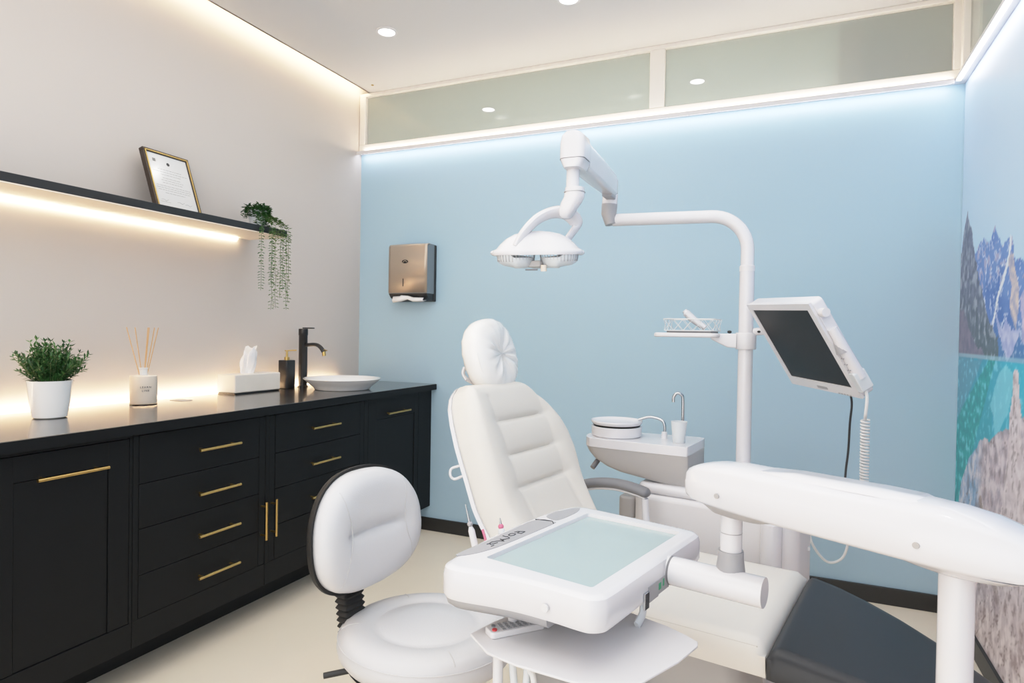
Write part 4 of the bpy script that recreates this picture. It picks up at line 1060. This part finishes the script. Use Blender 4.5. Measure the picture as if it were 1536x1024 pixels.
# ------------------------------------------------------------------ stool
SC = V((1.775, -2.045, 0)); sr = R(-6)
st_ = thing('dentist_stool', 'pearl white stool with rounded backrest and black ribbed stem', 'stool', SC, sr)
mb = MB(); NA = 64
def seatr(a): return .212*(1+.03*cos(2*a))
prof = [(.02, .428), (.80, .428), (.93, .436), (.985, .452), (1.0, .468), (.985, .484), (.945, .497), (.88, .505), (.78, .509), (.62, .508), (.58, .5035), (.54, .508), (.3, .512), (.02, .513)]
rings = [[(seatr(2*pi*i/NA)*k*cos(2*pi*i/NA), seatr(2*pi*i/NA)*k*sin(2*pi*i/NA), z) for i in range(NA)] for k, z in prof]
mb.loft(rings).build('seat', 'pearl', st_, ang=70)
def ringt(k, z, r=.0013): return MB().tube([(seatr(2*pi*i/NA)*k*cos(2*pi*i/NA), seatr(2*pi*i/NA)*k*sin(2*pi*i/NA), z) for i in range(NA)], r, 6, closed=True)
ringt(.988, .4845, .0016).build('seat_piping', 'pearl', st_)
mb = MB()
for a in (R(35), R(145), R(215), R(325)):
    mb.tube([(seatr(a)*k*cos(a), seatr(a)*k*sin(a), z) for k, z in ((.58, .5035), (.78, .5095), (.88, .5055), (.95, .4965))], .0012, 5)
mb.build('seat_seam', 'pearlseam', st_)
MB().lathe([(.13, .40), (.19, .4275), (.12, .4275), (.03, .40)], n=40, cap=False).build('seat_pan', 'black', st_)
MB().cyl((0, 0, .12), (0, 0, .40), .025, n=20).build('gas_lift', 'black', st_)
for k in range(5):
    a = 2*pi*k/5+.3
    lg = MB().tube([(0.02*cos(a), .02*sin(a), .12), (.15*cos(a), .15*sin(a), .10), (.27*cos(a), .27*sin(a), .075)], [.022, .018, .014], 12).build('leg', 'black', st_)
    MB().cyl((.27*cos(a)-.012*sin(a), .27*sin(a)+.012*cos(a), .028), (.27*cos(a)+.012*sin(a), .27*sin(a)-.012*cos(a), .028), .028, n=20).build('caster', 'black', lg)
MB().tube([(-.05, -.02, .41), (-.14, -.03, .405), (-.19, -.05, .40)], .016, 10, flat=.6).build('back_bracket', 'black', st_)
# lever
MB().cyl((-.10, -.10, .415), (-.175, -.165, .402), .007, n=12).build('height_lever', 'black', st_)
# ribbed stem up to the back
rb_ = []; z = .40
k = 0
while z < .615:
    rb_ += [(1.0 if k % 2 == 0 else .80, z)]; z += .0075; k += 1
mb = MB(); mb.loft([[(-.190-.030*(zz-.4)/.2+x*f, -.045+y*f, zz) for x, y in rr(-.022, .022, -.036, .036, .010, 4)] for f, zz in rb_])
mb.build('ribbed_stem', 'rubber', st_, ang=20)
# backrest: rounded D shape; local frame u = along y, v = up; facing +x
BC = V((-.195, -.030, .718)); bl = R(-5)
BM = Matrix.Translation(BC) @ Matrix.Rotation(bl, 4, 'Y')
def bo(a, k=1.):
    ca, sa = cos(a), sin(a)
    y = .180*math.copysign(abs(ca)**.82, ca)*(1-.07*sa); z = (.147 if sa > 0 else .146)*math.copysign(abs(sa)**.86, sa)
    return y*k, z*k
def bsurf(k, x, a):
    y, z = bo(a, k); cx = .10*(y*y)/.19*1.2      # wraps slightly round the sitter
    return BM @ V((x+cx, y, z))
NB = 64
mb = MB(); rings = []
for k, x in ((.99, .004), (1.0, .018), (.985, .034), (.93, .048), (.84, .058), (.72, .063)):
    rings.append([bsurf(k, x, 2*pi*i/NB) for i in range(NB)])
for k in (.6, .5, .4, .3, .2, .1, .02):
    ring = []
    for i in range(NB):
        a = 2*pi*i/NB; y, z = bo(a, k)
        cre = .012*math.exp(-(z/.010)**2)*(abs(y) < .10)+.008*math.exp(-(z/.03)**2)*(1/(1+math.exp((abs(y)-.1)/.01)))
        ring.append(bsurf(k, .064-cre, a))
    rings.append(ring)
mb.loft(rings, cap=True).build('backrest', 'pearl', st_, ang=80)
mb = MB(); mb.loft([[bsurf(k, x, 2*pi*i/NB) for i in range(NB)] for k, x in ((.5, -.020), (.9, -.018), (1.02, -.010), (1.045, .0), (1.045, .008), (1.0, .0055), (.5, .003))])
mb.build('back_shell', 'rubber', st_, ang=50)
mb = MB()
def kx(k):
    T = [(1.0, .018), (.985, .034), (.93, .048), (.84, .058), (.72, .063), (.6, .0645), (0, .0645)]
    for (a, b), (c, d) in zip(T, T[1:]):
        if k >= c: return b+(d-b)*(k-a)/(c-a)
    return .0645
for sg_ in (1, -1):
    for base in (0, 180):
        for sy in (1, -1):
            pth = smooth([(.53, base+sy*sg_*3*0, 0), (.60, base+sy*22, 0), (.76, base+sy*38, 0), (.95, base+sy*50, 0)], 5)
            if sg_ == 1: mb.tube([bsurf(p.x, kx(p.x)+.0003, R(p.y)) for p in pth], .0010, 5)
mb.build('back_seam', 'pearlseam', st_)

# ------------------------------------------------------------------ camera
cam = bpy.data.cameras.new('camera'); co = bpy.data.objects.new('camera', cam); COL.objects.link(co)
Rr = V((.91386871, .40567316, .01653069)); Uu = V((-.02039137, .0051963, .99977857)); Ff = V((-.40549743, .91400344, -.01302096))
mw = Matrix(((Rr.x, Uu.x, -Ff.x, 2.58546), (Rr.y, Uu.y, -Ff.y, -3.38601), (Rr.z, Uu.z, -Ff.z, 1.21658), (0, 0, 0, 1)))
co.matrix_world = mw
cam.sensor_width = 36; cam.lens = 960.5137/1536*36; cam.clip_start = .05
scene.camera = co
# world + colour management
w = bpy.data.worlds.new('world'); scene.world = w; w.use_nodes = True
w.node_tree.nodes['Background'].inputs[0].default_value = (.9, .95, 1, 1); w.node_tree.nodes['Background'].inputs[1].default_value = .6
scene.view_settings.view_transform = 'Standard'
scene.view_settings.look = 'None'
scene.view_settings.exposure = 0
scene.view_settings.use_curve_mapping = True          # soft highlight shoulder, like the photograph's processing
cm_ = scene.view_settings.curve_mapping; cm_.white_level = (2, 2, 2)
cv = cm_.curves[3]
for x_, y_ in ((.1, .2), (.2, .385), (.33, .60), (.5, .79), (.75, .92)): cv.points.new(x_, y_)
cv.points[-1].location = (1, .985)
cm_.update()
scene.cycles.use_denoising = True
scene.cycles.max_bounces = 8
